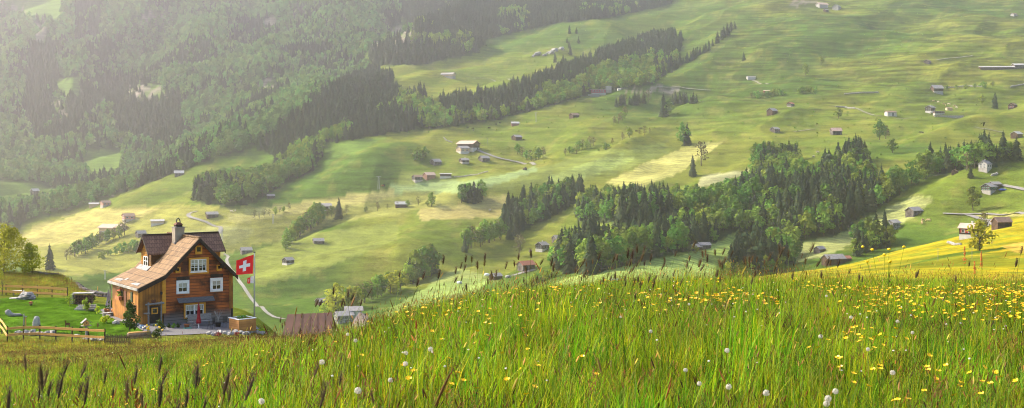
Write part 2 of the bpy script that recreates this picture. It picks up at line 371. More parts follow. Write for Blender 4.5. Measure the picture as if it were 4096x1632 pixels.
        tt = me.attributes.new('terrace', 'FLOAT', 'POINT'); tt.data.foreach_set('value', ter[idx[r0].min():idx[r1 - 1].max() + 1]); me.materials.append(mat); o = bpy.data.objects.new(name, me); COL.objects.link(o); o['kind'] = 'structure'; return o
    m, nt, out = newmat('turf')
    at_ = N(nt, 'ShaderNodeAttribute', attribute_name='Col')
    f1 = noise(nt, .9, objco(nt), 6, .7); f2 = noise(nt, .16, objco(nt, (1, 1, 4)), 8, .75)
    f3 = noise(nt, .035, objco(nt, (.5, .7, 9)), 5, .6)
    ff = N(nt, 'ShaderNodeMath', operation='ADD'); nt.links.new(f1, ff.inputs[0]); nt.links.new(f2, ff.inputs[1])
    fg = N(nt, 'ShaderNodeMath', operation='ADD'); nt.links.new(ff.outputs[0], fg.inputs[0]); nt.links.new(f3, fg.inputs[1])
    mr = N(nt, 'ShaderNodeMapRange'); nt.links.new(fg.outputs[0], mr.inputs[0])
    for i, vv in ((1, 1.15), (2, 1.85), (3, .5), (4, 1.5)): mr.inputs[i].default_value = vv
    wv = N(nt, 'ShaderNodeTexWave'); wv.inputs['Scale'].default_value = .055; wv.inputs['Distortion'].default_value = 6; wv.inputs['Detail'].default_value = 2; wv.inputs['Detail Scale'].default_value = .25
    nt.links.new(objco(nt, (1, 1, 0), (0, 0, R(-52))), wv.inputs['Vector'])
    w2 = N(nt, 'ShaderNodeMapRange'); nt.links.new(wv.outputs['Fac'], w2.inputs[0]); w2.inputs[3].default_value = .72; w2.inputs[4].default_value = 1.12
    w3 = N(nt, 'ShaderNodeMix'); nt.links.new(at_.outputs['Alpha'], w3.inputs[0]); w3.inputs[2].default_value = 1; nt.links.new(w2.outputs[0], w3.inputs[3])
    mm_ = N(nt, 'ShaderNodeMath', operation='MULTIPLY'); f3s = N(nt, 'ShaderNodeMapRange'); nt.links.new(f3, f3s.inputs[0]); f3s.inputs[1].default_value = .44; f3s.inputs[2].default_value = .56; f3s.inputs[3].default_value = .74; f3s.inputs[4].default_value = 1.1; ta = N(nt, 'ShaderNodeAttribute', attribute_name='terrace'); tx = N(nt, 'ShaderNodeMix'); nt.links.new(ta.outputs['Fac'], tx.inputs[0]); tx.inputs[2].default_value = 1; nt.links.new(f3s.outputs[0], tx.inputs[3]); m2_ = N(nt, 'ShaderNodeMath', operation='MULTIPLY'); nt.links.new(mr.outputs[0], m2_.inputs[0]); nt.links.new(tx.outputs[0], m2_.inputs[1]); nt.links.new(m2_.outputs[0], mm_.inputs[0]); nt.links.new(w3.outputs[0], mm_.inputs[1])
    vm = N(nt, 'ShaderNodeVectorMath', operation='SCALE'); nt.links.new(at_.outputs['Color'], vm.inputs[0]); nt.links.new(mm_.outputs[0], vm.inputs['Scale'])
    p = principled(nt, out, vm.outputs[0], 1.0, fg.outputs[0], .9, .9, 0.0)
    s1 = int(np.searchsorted(ds, 60)); s2 = int(np.searchsorted(ds, 172))
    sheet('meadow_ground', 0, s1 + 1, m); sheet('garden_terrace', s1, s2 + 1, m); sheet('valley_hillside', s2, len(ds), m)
terrain()
print('terrain', round(time.time() - T0, 1))

def strip(name, uv, width, mat, dz=.25, dmin=420, dmax=3300, label=None):
    pts = [at(u, v, dmin, dmax) for u, v in uv]
    res = []
    for a, b in zip(pts[:-1], pts[1:]):
        n = max(2, int((b - a).length / 6))
        for i in range(n): res.append(a.lerp(b, i / n))
    res.append(pts[-1])
    for _ in range(3): res = [res[0]] + [(res[i - 1] + res[i] * 2 + res[i + 1]) / 4 for i in range(1, len(res) - 1)] + [res[-1]]
    mb = MB(); k = 5; xs = []; ys = []
    for i, p in enumerate(res):
        d = res[min(i + 1, len(res) - 1)] - res[max(i - 1, 0)]; d.z = 0; d.normalize(); s = Vector((d.y, -d.x, 0))
        for j in range(k): q = p + s * width * (j / (k - 1) - .5); xs.append(q.x); ys.append(q.y)
    zs = Hxy(xs, ys); zs = zs.reshape(-1, k); zs = zs * .5 + zs.max(1, keepdims=True) * .5; zs = zs.ravel() + dz
    mb.v = list(zip(xs, ys, zs.tolist()))
    for i in range(len(res) - 1):
        for j in range(k - 1): a = i * k + j; mb.f.append((a, a + k, a + k + 1, a + 1)); mb.m.append(0)
    o = mb.build(name, mat, smooth=True); o['kind'] = 'structure'; return o
M_ROAD = plain('pale_road', (.21, .195, .18), (.16, .15, .14), .6)
M_TRACK = plain('gravel_track', (.23, .21, .16), (.15, .16, .09), .5)
z4 = lambda pts, ox, oy, s: [(ox + x / s, oy + y / s) for x, y in pts]
strip('valley_road', z4([(715, 12), (660, 16), (634, 38), (655, 62), (740, 84), (820, 108), (880, 120), (893, 145), (870, 175)], 400, 840, 1.831), 3.4, M_ROAD)
strip('valley_road', z4([(905, 322), (940, 328), (943, 348), (920, 365), (960, 440), (1000, 490), (1030, 540), (1080, 610), (1130, 670), (1200, 745), (1282, 788), (1350, 800)], 400, 840, 1.831), 2.2, M_ROAD)
strip('farm_road', z4([(880, 563), (950, 568), (1000, 563), (1080, 558), (1288, 556), (1400, 550)], 3072, 408, 1.258), 3.2, M_ROAD)
strip('farm_road', z4([(995, 566), (1040, 578), (1085, 590), (1120, 602), (1140, 620)], 3072, 408, 1.258), 4, M_ROAD)
strip('farm_road', z4([(1180, 420), (1250, 432), (1300, 448), (1400, 470)], 3072, 408, 1.258), 3.6, M_ROAD)
strip('farm_road', z4([(838, 372), (870, 366), (900, 366)], 3072, 408, 1.258), 3, M_ROAD)
strip('hill_track', z4([(340, 537), (400, 540), (445, 547), (475, 565), (520, 573), (570, 582)], 3072, 0, 1.258), 3, M_TRACK)
strip('hill_track', z4([(635, 600), (680, 596), (750, 592)], 3072, 0, 1.258), 3, M_TRACK)
strip('hill_track', z4([(1040, 640), (1090, 650), (1140, 660), (1185, 667)], 3072, 0, 1.258), 2.6, M_TRACK)
strip('hill_track', z4([(850, 303), (940, 292), (1030, 280)], 3072, 0, 1.258), 2.6, M_TRACK)
strip('hill_track', z4([(1200, 400), (1240, 412), (1288, 425)], 2048, 0, 1.258), 3, M_TRACK)
strip('hill_track', z4([(730, 440), (800, 441), (900, 447), (1000, 455)], 2048, 0, 1.258), 3.4, M_TRACK)
strip('farm_road', z4([(1108, 240), (1160, 262), (1210, 285), (1288, 297)], 1024, 408, 1.258), 4, M_ROAD)
strip('hill_track', z4([(1100, 395), (1200, 400), (1290, 408)], 1024, 0, 1.258), 3, M_TRACK)
strip('farm_road', z4([(-10, 297), (60, 302), (115, 318)], 2048, 408, 1.258), 4, M_ROAD)
strip('farm_road', z4([(0, 875), (50, 858), (115, 845)], 2048, 408, 1.258), 3.5, M_ROAD)
strip('hill_track', z4([(130, 663), (190, 655), (240, 650)], 3072, 0, 1.258), 2.4, M_TRACK)
print('roads', round(time.time() - T0, 1))

# ------------------------------------------------------------------ foliage
def leafmat(name, a, b, trans=.35, hv=.06, vv=.5):
    m, nt, out = newmat(name)
    oi = N(nt, 'ShaderNodeObjectInfo'); f = noise(nt, .35, objco(nt), 3)
    c = mixc(nt, ramp(nt, f, .35, .65), a, b)
    hs = N(nt, 'ShaderNodeHueSaturation'); nt.links.new(c, hs.inputs['Color'])
    h = N(nt, 'ShaderNodeMapRange'); nt.links.new(oi.outputs['Random'], h.inputs[0]); h.inputs[3].default_value = .5 - hv; h.inputs[4].default_value = .5 + hv * .6
    nt.links.new(h.outputs[0], hs.inputs['Hue'])
    wn = N(nt, 'ShaderNodeTexWhiteNoise'); wn.noise_dimensions = '1D'; nt.links.new(oi.outputs['Random'], wn.inputs['W'])
    v = N(nt, 'ShaderNodeMapRange'); nt.links.new(wn.outputs['Value'], v.inputs[0]); v.inputs[3].default_value = 1 - vv * .8; v.inputs[4].default_value = 1 + vv
    nt.links.new(v.outputs[0], hs.inputs['Value'])
    d = N(nt, 'ShaderNodeBsdfDiffuse'); t = N(nt, 'ShaderNodeBsdfTranslucent'); mx = N(nt, 'ShaderNodeMixShader'); mx.inputs[0].default_value = trans
    for s in (d, t): nt.links.new(hs.outputs[0], s.inputs['Color'])
    nt.links.new(d.outputs[0], mx.inputs[1]); nt.links.new(t.outputs[0], mx.inputs[2]); nt.links.new(mx.outputs[0], out.inputs['Surface'])
    return m
M_BARK = plain('bark', (.10, .075, .05), (.05, .04, .03), 4)
M_SPR = leafmat('spruce_needles', (.020, .036, .020), (.042, .056, .022), .12, .03, .45)
M_BRD = leafmat('broad_leaves', (.115, .215, .025), (.18, .27, .04), .4, .05, .5)
M_BRD2 = leafmat('yellow_leaves', (.31, .36, .03), (.24, .31, .03), .5, .04, .3)
M_BUSH = leafmat('dark_bush_leaves', (.03, .06, .015), (.07, .11, .02), .25, .03, .3)
M_BRIGHT = leafmat('bright_leaves', (.38, .46, .03), (.24, .37, .025), .5, .03, .2)
M_BROWNT = leafmat('brown_needles', (.12, .075, .045), (.09, .06, .035), .15, .02, .3)
def spruce_mb(h, seed, n=13, sp=8):
    rr = random.Random(seed); mb = MB()
    for i in range(n):
        t = i / (n - 1); z = h * (.08 + .9 * t); r = h * .24 * (1 - t) ** .64 + .12; r *= rr.uniform(.75, 1.2)
        for j in range(sp if t < .8 else 5):
            a = 6.283 * (j + rr.random() * .8) / sp + i * 1.3; rl = r * rr.uniform(.7, 1.25); w = rl * rr.uniform(.34, .55) + .12; dz = -rl * rr.uniform(.25, .6)
            ca, sa = math.cos(a), math.sin(a); zz = z + rr.uniform(-.02, .02) * h
            p0 = (ca * .05, sa * .05, zz + .06 * h); tip = (ca * rl, sa * rl, zz + dz)
            l = (ca * rl * .62 - sa * w, sa * rl * .62 + ca * w, zz + dz * .75); r_ = (ca * rl * .62 + sa * w, sa * rl * .62 - ca * w, zz + dz * .75); md = (ca * rl * .55, sa * rl * .55, zz + .035 * h + dz * .2)
            mb.poly([p0, l, md, r_, tip], [(0, 1, 2), (0, 2, 3), (1, 4, 2), (2, 4, 3)])
    mb.poly([(-.18, 0, h * .9), (.18, 0, h * .9), (0, 0, h * 1.02), (0, -.18, h * .9), (0, .18, h * .9)], [(0, 1, 2), (3, 4, 2)])
    return mb
def crown_mb(h, wr, seed, n=240, leaf=.9, lobes=9, z0=.15, top=1.0, cone=0.0):
    rr = random.Random(seed); mb = MB(); L = []
    for i in range(lobes):
        t = (i + .5) / lobes; zz = h * (z0 + (top - z0) * (.12 + .76 * t)); env = math.sin(math.pi * min(1, .18 + .72 * t)) * (1 - cone * t)
        a = rr.uniform(0, 6.28); q = rr.uniform(.25, .7) * wr * env
        L.append((math.cos(a) * q, math.sin(a) * q, zz, wr * rr.uniform(.42, .66) * max(.4, env), h * rr.uniform(.11, .18)))
    for k in range(n):
        c = L[k % lobes]
        th = math.acos(rr.uniform(-.75, 1)); ph = rr.uniform(0, 6.28); rad = rr.uniform(.72, 1.08)
        nx, ny, nz = math.sin(th) * math.cos(ph), math.sin(th) * math.sin(ph), math.cos(th)
        p = Vector((c[0] + nx * c[3] * rad, c[1] + ny * c[3] * rad, c[2] + nz * c[4] * rad))
        nn = (Vector((nx, ny, nz + .3)) + Vector((rr.uniform(-.7, .7), rr.uniform(-.7, .7), rr.uniform(-.5, .7)))).normalized()
        a = nn.orthogonal().normalized(); b = nn.cross(a); g = rr.uniform(0, 6.28); a, b = a * math.cos(g) + b * math.sin(g), b * math.cos(g) - a * math.sin(g)
        s = leaf * rr.uniform(.55, 1.25)
        mb.face([p - a * s * .5, p - b * s * .42 + nn * s * .1, p + a * s * .55, p + b * s * .4])
    return mb
def trunk_mb(h, r, seed, limbs=4, top=.75):
    rr = random.Random(seed); mb = MB(); zs = [-.6, .1, .35 * h, .6 * h, top * h]
    pts = [(rr.uniform(-.02, .02) * h * (i > 0), rr.uniform(-.02, .02) * h * (i > 0), z) for i, z in enumerate(zs)]
    mb.tube(pts, [r * 1.3, r, r * .75, r * .5, r * .15], 6)
    for i in range(limbs):
        a = 6.28 * i / limbs + rr.random(); z = h * rr.uniform(.3, .5); q = h * rr.uniform(.14, .22)
        mb.tube([(0, 0, z), (math.cos(a) * q * .6, math.sin(a) * q * .6, z + q * .6), (math.cos(a) * q, math.sin(a) * q, z + q * 1.3)], [r * .45, r * .3, r * .1], 5)
    return mb
LIB = bpy.data.collections.new('tree_library')   # not linked: only feeds the far-off wood
def lib(coll, mb, name, mats):
    o = mb.build(name, mats); COL.objects.unlink(o); coll.objects.link(o); return o
def join(a, b):
    k = len(a.v); a.v += b.v; a.f += [tuple(i + k for i in f) for f in b.f]; a.m += [1] * len(b.f); return a
def tree_single(kind, seed, dens=1.0):
    if kind == 's': return join(spruce_mb(1.0 * 16, seed, 13, 8), trunk_mb(16, .28, seed, 0, .9))
    return join(crown_mb(14, 5.2, seed, int(260 * dens), 1.7, 9, .12), trunk_mb(14, .3, seed, 3, .6))
def scatter(name, pts, rots, scls, idxs, coll, label=None, cat=None):
    me = bpy.data.meshes.new(name); n = len(pts); me.vertices.add(n)
    me.vertices.foreach_set('co', np.asarray(pts, np.float32).ravel())
    for nm, tp, arr in (('rot', 'FLOAT_VECTOR', rots), ('scl', 'FLOAT_VECTOR', scls)):
        a = me.attributes.new(nm, tp, 'POINT'); a.data.foreach_set('vector', np.asarray(arr, np.float32).ravel())
    a = me.attributes.new('idx', 'INT', 'POINT'); a.data.foreach_set('value', np.asarray(idxs, np.int32))
    o = bpy.data.objects.new(name, me); COL.objects.link(o)
    ng = bpy.data.node_groups.new(name + '_spread', 'GeometryNodeTree')
    ng.interface.new_socket('Geometry', in_out='INPUT', socket_type='NodeSocketGeometry'); ng.interface.new_socket('Geometry', in_out='OUTPUT', socket_type='NodeSocketGeometry')
    gi = ng.nodes.new('NodeGroupInput'); go = ng.nodes.new('NodeGroupOutput'); ip = ng.nodes.new('GeometryNodeInstanceOnPoints'); ci = ng.nodes.new('GeometryNodeCollectionInfo')
    ci.inputs['Collection'].default_value = coll; ci.inputs['Separate Children'].default_value = True; ci.inputs['Reset Children'].default_value = True
    def na(nm, dt):
        q = ng.nodes.new('GeometryNodeInputNamedAttribute'); q.data_type = dt; q.inputs['Name'].default_value = nm
        return next(s for s in q.outputs if s.enabled and s.name == 'Attribute')
    L = ng.links.new
    L(gi.outputs[0], ip.inputs['Points']); L(ci.outputs[0], ip.inputs['Instance']); ip.inputs['Pick Instance'].default_value = True
    L(na('idx', 'INT'), ip.inputs['Instance Index']); L(na('rot', 'FLOAT_VECTOR'), ip.inputs['Rotation']); L(na('scl', 'FLOAT_VECTOR'), ip.inputs['Scale'])
    L(ip.outputs[0], go.inputs[0])
    md = o.modifiers.new('spread', 'NODES'); md.node_group = ng
    return tag(o, label, cat, None, 'stuff')
NS, NB = 4, 5
TS = [lib(LIB, tree_single('s', 100 + i), f'wood_a{i}', [M_SPR, M_BARK]) for i in range(NS)]
TB = [lib(LIB, tree_single('b', 200 + i), f'wood_b{i}', [M_BRD, M_BARK]) for i in range(NB)]
M_BRDC = leafmat('mountain_leaves', (.085, .185, .045), (.12, .22, .05), .38, .04, .55); M_BRDD = leafmat('wood_leaves', (.090, .175, .024), (.13, .22, .032), .3, .05, .45)
LIBM = bpy.data.collections.new('mountain_library'); LIBW = bpy.data.collections.new('wood_library')
def recol(coll, mat, tag_):
    r_ = []
    for i, o in enumerate(TS + TB):
        c = o.copy(); c.data = o.data.copy(); c.name = f'{tag_}_{i:02d}'; coll.objects.link(c); r_.append(c)
        if i >= NS: c.data.materials[0] = mat
    return r_
recol(LIBM, M_BRDC, 'mount'); WOOD = recol(LIBW, M_BRDD, 'grove')
DARKW = [P((540, 450), (700, 330), (830, 230), (950, 175), (1015, 215), (1000, 262), (850, 335), (720, 405), (600, 455)), P((1080, 270), (1300, 212), (1450, 140), (1590, 80), (1715, 70), (1715, 150), (1640, 140), (1450, 195), (1300, 255), (1150, 300)), P((280, 250), (350, 215), (450, 240), (460, 345), (380, 365), (290, 345)), P((185, -20), (260, -20), (250, 100), (190, 110)), P((70, 110), (130, 100), (150, 200), (110, 330), (60, 300))]
LITEW = [P((1480, 200), (1640, 150), (1650, 215), (1480, 236), (1350, 278), (1250, 300), (1330, 262)), P((720, 400), (850, 335), (900, 330), (830, 365), (740, 415))]
def seedpts(polys, d0, d1, u0, u1, sp, excl=()):
    """jittered grid of tree feet whose place in the land falls inside the wood outlines"""
    x0 = (u0 - UC) / F * d1 if u0 < UC else (u0 - UC) / F * d0; x1 = (u1 - UC) / F * d1 if u1 > UC else (u1 - UC) / F * d0
    gx, gy = np.meshgrid(np.arange(x0, x1, sp), np.arange(d0, d1, sp)); gx = gx.ravel() + rng.uniform(-.45, .45, gx.size) * sp; gy = gy.ravel() + rng.uniform(-.45, .45, gy.size) * sp
    u = UC + F * gx / gy; k = (u > u0) & (u < u1); gx, gy, u = gx[k], gy[k], u[k]
    z = Hxy(gx, gy); v = VH - F * z / gy; ins = np.zeros(len(gx), bool)
    for p in polys: ins |= inpoly(u, v, p)
    for p in excl: ins &= ~inpoly(u, v, p)
    return np.stack([gx, gy, z], 1)[ins]
def mixtrees(pts, pc, seed, scale=1.0):
    """share of spruces follows large patches of noise"""
    n = fbm(pts[:, 0] / 70, pts[:, 1] / 110, seed, 2); u_ = UC + F * pts[:, 0] / pts[:, 1]; v_ = VH - F * pts[:, 2] / pts[:, 1]; pa = np.full(len(pts), pc)
    for q in DARKW: pa[inpoly(u_, v_, q)] = .95
    for q in LITEW: pa[inpoly(u_, v_, q)] = .25
    con = n + rng.uniform(-.16, .16, len(pts)) < pa
    idx = np.where(con, rng.integers(0, NS, len(pts)), NS + rng.integers(0, NB, len(pts)))
    s = rng.uniform(.65, 1.2, len(pts)) * scale; s2 = np.stack([s * rng.uniform(.85, 1.15, len(pts)), s * rng.uniform(.85, 1.15, len(pts)), s], 1)
    rot = np.stack([np.zeros(len(pts)), np.zeros(len(pts)), rng.uniform(0, 6.28, len(pts))], 1)
    return con, idx, s2, rot
def bulk(name, pts, pc, seed, scale, label, coll=None):
    con, idx, s2, rot = mixtrees(pts, pc, seed, scale); pts = pts.copy(); pts[:, 2] -= .3
    scatter(name, pts, rot, s2, idx, coll or LIB, label, 'forest'); return len(pts)
n3 = bulk('mountain_forest', np.concatenate([seedpts([F3], 1150, 2900, -350, 1640, 7.6, CLEAR), seedpts(CLIFF[:7], 1400, 2900, -50, 1800, 22)]), .37, 301, 1.02, 'hazy mixed forest covering the steep mountainside at upper left', LIBM)
n4 = bulk('spruce_forest', seedpts([F4], 1700, 3000, 1450, 2760, 6.5), .74, 303, 1.15, 'dark spruce forest along the top edge above the high pasture')
n2 = bulk('forest_belt', seedpts([F2], 1150, 2200, 1080, 2750, 6.0), .56, 305, .95, 'long belt of spruce and leafy trees slanting up between two pastures')
print('woods', n3, n4, n2, round(time.time() - T0, 1))
# nearer woods: the largest 300 spruces and 300 leafy trees stand as objects, the rest as one mass
pts = np.concatenate([seedpts(F1, 500, 1250, 1200, 4110, 6.3), seedpts(F1, 1000, 1500, 700, 1320, 6.5)])
con, idx, s2, rot = mixtrees(pts, .46, 307, 1.12)
vis = pts[:, 1].argsort(); take = np.zeros(len(pts), bool); front = {}
for want in (True, False):
    c = 0
    for i in vis:
        if con[i] == want and c < (200 if want else 95): take[i] = True; c += 1
rest = ~take; p2 = pts[rest].copy(); p2[:, 2] -= .3
scatter('hillside_wood', p2, rot[rest], s2[rest], idx[rest], LIBW, 'farther part of the dark mixed wood across the middle of the hillside', 'forest')
PROTO = {}
for i in np.where(take)[0]:
    k = int(idx[i]); src = WOOD[k]; o = src.copy(); o.name = 'spruce_tree' if con[i] else 'broadleaf_tree'; COL.objects.link(o)
    o.location = pts[i] - np.array([0, 0, .3]); o.rotation_euler = rot[i]; o.scale = s2[i]
    if con[i]: tag(o, 'dark pointed spruce crowded in the near edge of the hillside wood', 'tree', 'spruces of the hillside wood')
    else: tag(o, 'round leafy green tree crowded in the near edge of the hillside wood', 'tree', 'leafy trees of the hillside wood')
print('wood', len(pts), take.sum(), round(time.time() - T0, 1))
# ------------------------------------------------------------------ the timber house
PHI = R(34.5); cP, nP = math.cos(PHI), math.sin(PHI); D0 = 101.0; X0 = (555 - UC) / F * D0; ZB = -14.25
def hl(x, y, z): dx, dy = x - X0, y - D0; return Vector((dx * cP + dy * nP, -dx * nP + dy * cP, z - ZB))
HO = hl(0, 0, 0)
def hray(u, v): p = ray(u, v, 1); return (hl(p.x, p.y, p.z) - HO)
def on_t(u, v, t=0.0): d = hray(u, v); k = (t - HO.y) / d.y; return HO + d * k
def on_s(u, v, s=0.0): d = hray(u, v); k = (s - HO.x) / d.x; return HO + d * k
def hw(s, t, z): return Vector((X0 + s * cP - t * nP, D0 + s * nP + t * cP, ZB + z))
sM, sE = on_t(656, 1200).x, on_t(924, 1200).x; sA = (sM + sE) / 2; LT = 7.2
zR = on_t(801, 957, -.4).z; zL = on_t(558, 1160, -.4).z; sL = -.18
zK = on_t(654, 1106, -.4).z; sK = sM - .05
mS = (zR - zK) / (sA - sK); sRE = sE + .45; zRE = zR - mS * (sRE - sA); mC = (zK - zL) / (sK - sL)
def roofz(s): return zR - mS * abs(s - sA) if s > sK else zK - mC * (sK - s)
M_LOG = boards('dark_log_siding', (.62, .165, .028), (.34, .085, .02), .25, 2, .75, (.012, .008, .006), (.16, .14, .13), (.35, 1.0))
M_PLK = boards('orange_planks', (.56, .24, .035), (.42, .165, .025), .24, 0, .75, (.10, .04, .012))
M_ORG = plain('ochre_paint', (.62, .30, .03), (.50, .22, .025), 3)
M_WHT = plain('white_paint', (.74, .74, .76), (.62, .62, .64), 4, .5)
M_SHT = shingles('tan_shingles', (.30, .18, .085), (.14, .082, .042), 1, .34, .22)
M_SHD = shingles('brown_shingles', (.25, .135, .09), (.14, .075, .052), 0, .3, .22)
M_DRK = plain('dark_timber', (.045, .028, .018), (.02, .014, .01), 3)
M_GREYW = plain('grey_timber', (.28, .26, .25), (.16, .15, .145), 5, .9, (1, 1, 6))
M_STONE = plain('grey_stone', (.40, .38, .36), (.22, .21, .20), 1.6, .9, bs=.6)
M_PALE = plain('pale_stone', (.36, .335, .32), (.17, .16, .155), 2.2, .9, bs=.8)
M_TERRA = plain('terracotta', (.48, .17, .07), (.36, .12, .05), 4)
M_RUST = plain('rusty_iron', (.16, .06, .03), (.09, .03, .02), 6)
M_RED = plain('red_cloth', (.30, .012, .02), (.2, .008, .015), 4, .9)
M_GCLOTH = plain('grey_cloth', (.36, .33, .36), (.24, .22, .25), 4, .9)
M_IRON = plain('dark_iron', (.03, .03, .035), (.02, .02, .022), 5, .5)
M_PANEL = plain('tan_cladding', (.30, .25, .20), (.24, .195, .15), 1.5, .6)
M_NEWW = plain('new_boards', (.62, .33, .10), (.52, .26, .07), 2.5, .7, (1, 1, 7))
M_TEAL = plain('teal_plastic', (.10, .34, .28), None, 3, .5)
M_BLUE = plain('blue_plastic', (.22, .36, .55), None, 3, .5)
M_SOIL = plain('soil', (.05, .035, .02), (.03, .02, .012), 8)
M_LATH = plain('curtain', (.50, .48, .40), (.36, .35, .28), 6, .9)
m_, nt_, out_ = newmat('window_glass'); g_ = principled(nt_, out_, (.012, .014, .016), .08, spec=.6); M_GLASS = m_
house = thing('timber_house', 'brown timber farmhouse with shingled roof, dormers and white windows beside the flagpole', 'house', (X0, D0, ZB), PHI)
def part(mb, name, mats, par=None, label=None, smooth=False):
    o = mb.build(name, mats, par or house, smooth)
    if label: o['label'] = label
    return o
# walls
mb = MB(); ge = roofz(sM) - .12
g = [(sM, 0, -.6), (sE, 0, -.6), (sE, 0, roofz(sE) - .12), (sA, 0, zR - .14), (sM, 0, ge)]
mb.hexa(g, (0, LT, 0)); part(mb, 'log_wall', M_LOG)
mb = MB(); g = [(0, .12, -.6), (sM - .004, .12, -.6), (sM - .004, .12, roofz(sM - .01) - .14), (0, .12, roofz(0) - .14)]
mb.hexa(g, (0, LT - .3, 0)); part(mb, 'plank_wall', M_PLK, label='orange vertical plank wall of the lean-to side')
for s, mat in ((sM - .16, M_ORG), (sE - .16, M_PLK)):
    mb = MB().box(s, s + .3, -.05, -.002, .9, roofz(s) - .25); part(mb, 'corner_board', mat)
mb = MB().box(sE + .004, sE + .3, .3, LT, -.4, 3.0); part(mb, 'side_shed_wall', M_DRK)
# roof slabs
OV = .42
def slab(a, b, t0, t1, th=.14): return MB().hexa([(a[0], t0, a[1]), (b[0], t0, b[1]), (b[0], t1, b[1]), (a[0], t1, a[1])], (0, 0, th))
main = part(slab((sK, zK), (sA, zR), -OV, LT + .3), 'main_roof', M_SHT)
part(slab((sA, zR), (sRE, zRE), -OV, LT + .3), 'main_roof', M_SHT)
part(slab((sL, zL), (sK, zK), -OV, LT + .3), 'catslide_roof', M_SHT)
mb = MB()
for i in range(13): mb.box(sA - .14, sA + .14, -OV - .02 + i * .6, -OV + .52 + i * .6, zR + .12, zR + .19 + .015 * (i % 2))
part(mb, 'ridge_cap', M_SHT)
mb = MB()
for a, b in (((sL, zL), (sK, zK)), ((sK, zK), (sA, zR)), ((sA, zR), (sRE, zRE))):
    mb.hexa([(a[0], -OV - .06, a[1] - .24), (b[0], -OV - .06, b[1] - .24), (b[0], -OV - .06, b[1] + .1), (a[0], -OV - .06, a[1] + .1)], (0, .055, 0))
part(mb, 'bargeboard', M_DRK)
part(MB().box(sL - .1, sL - .004, -OV, LT + .3, zL - .1, zL + .09), 'gutter', M_STONE)
part(MB().tube([(sL - .05, LT + .2, zL), (sL + .12, LT + .2, zL - .35), (sL + .12, LT + .2, -.2)], .05), 'downpipe', M_STONE)
mb = MB()
for s, z in ((sA - 2.0, 0), (sA + 2.0, 0)): zz = roofz(s); mb.box(s - .13, s + .13, -.36, -.002, zz - .5, zz - .2)
part(mb, 'purlin_end', M_DRK)
for s0, t0, L in ((.05, 4.9, 1.9), (.05, .5, 1.8), (.32, 4.3, .5)):
    part(MB().hexa([(s0, t0, roofz(s0) + .143), (s0 + .3, t0 + .1, roofz(s0 + .3) + .143), (s0 + .26, t0 + L * .7, roofz(s0 + .26) + .143), (s0, t0 + L, roofz(s0) + .143)], (0, 0, .03)), 'new_shingle_patch', M_PALE)
# windows
def window(u0, v0, u1, v1, su0, sv0, su1, sv1, cas, cols, rows, leaves=1, name='window', wh=True, curtain=True, sill=True):
    a, b = on_t((u0 + u1) / 2, v0), on_t((u0 + u1) / 2, v1); s0, s1 = on_t(u0, (v0 + v1) / 2).x, on_t(u1, (v0 + v1) / 2).x
    f = (s1 - s0) / (u1 - u0); fz = (a.z - b.z) / (v1 - v0)
    i0, i1 = s0 + (su0 - u0) * f, s1 - (u1 - su1) * f; j0, j1 = b.z + (v1 - sv1) * fz, a.z - (sv0 - v0) * fz
    mb = MB(); y0, y1 = -.10, .02
    mb.box(s0, i0, y0, y1, b.z, a.z); mb.box(i1, s1, y0, y1, b.z, a.z); mb.box(i0, i1, y0, y1, b.z, j0); mb.box(i0, i1, y0, y1, j1, a.z)
    wdw = part(mb, name, cas)
    part(MB().box(i0, i1, -.012, .03, j0, j1), 'pane', M_GLASS, wdw)
    if wh:
        mb = MB(); w = .06
        lw = (i1 - i0) / leaves
        for l in range(leaves):
            p0, p1 = i0 + l * lw, i0 + (l + 1) * lw
            mb.box(p0, p0 + w, -.075, -.018, j0, j1); mb.box(p1 - w, p1, -.075, -.018, j0, j1); mb.box(p0 + w, p1 - w, -.075, -.018, j0, j0 + w); mb.box(p0 + w, p1 - w, -.075, -.018, j1 - w, j1)
            for c in range(1, cols): x = p0 + (p1 - p0) * c / cols; mb.box(x - .017, x + .017, -.06, -.02, j0 + w, j1 - w)
            for r in range(1, rows): z = j0 + (j1 - j0) * r / rows; mb.box(p0 + w, p1 - w, -.062, -.022, z - .017, z + .017)
        part(mb, 'sash', M_WHT, wdw)
        if sill: part(MB().box(i0 - .04, i1 + .04, -.17, -.101, j0 - .09, j0 - .01), 'sill', M_WHT, wdw)
    if curtain:
        mb = MB(); z0 = j0 + (j1 - j0) * .45
        for q in range(10): x = i0 + .07 + (i1 - i0 - .14) * q / 10; mb.box(x, x + (i1 - i0 - .14) / 10 * .86, -.0165 - .002 * (q % 2), -.0125, z0 + .03 * math.sin(q * 1.7), j1 - .06)
        part(mb, 'curtain', M_LATH, wdw)
    return wdw
window(754.5, 1030, 833.8, 1095.7, 761, 1036.5, 824, 1085, M_ORG, 2, 3, 2)
window(780, 982, 807.5, 1016.5, 786, 988, 802, 1006.5, M_ORG, 1, 1, wh=False, curtain=False)
window(701, 1069, 721, 1091, 706, 1072.5, 716, 1084, M_ORG, 1, 1, wh=False, curtain=False)
window(865.5, 1059, 885.7, 1083.5, 871, 1063, 880.5, 1075, M_ORG, 1, 1, wh=False, curtain=False)
window(704.6, 1121, 755.8, 1175, 711, 1130, 749, 1168.5, M_WHT, 2, 2)
window(840, 1111, 889.8, 1166, 847, 1121, 883, 1158, M_WHT, 2, 2)
window(734.7, 1211, 821, 1271, 741, 1217.5, 813, 1262, M_ORG, 2, 2, 2)
for u0, u1, v in ((706, 757, 1117), (842, 891, 1106)):
    a, b = on_t(u0, v), on_t(u1, v); part(MB().box(a.x, b.x, -.09, -.002, (a.z + b.z) / 2 - .05, (a.z + b.z) / 2 + .22), 'lintel_board', M_DRK)
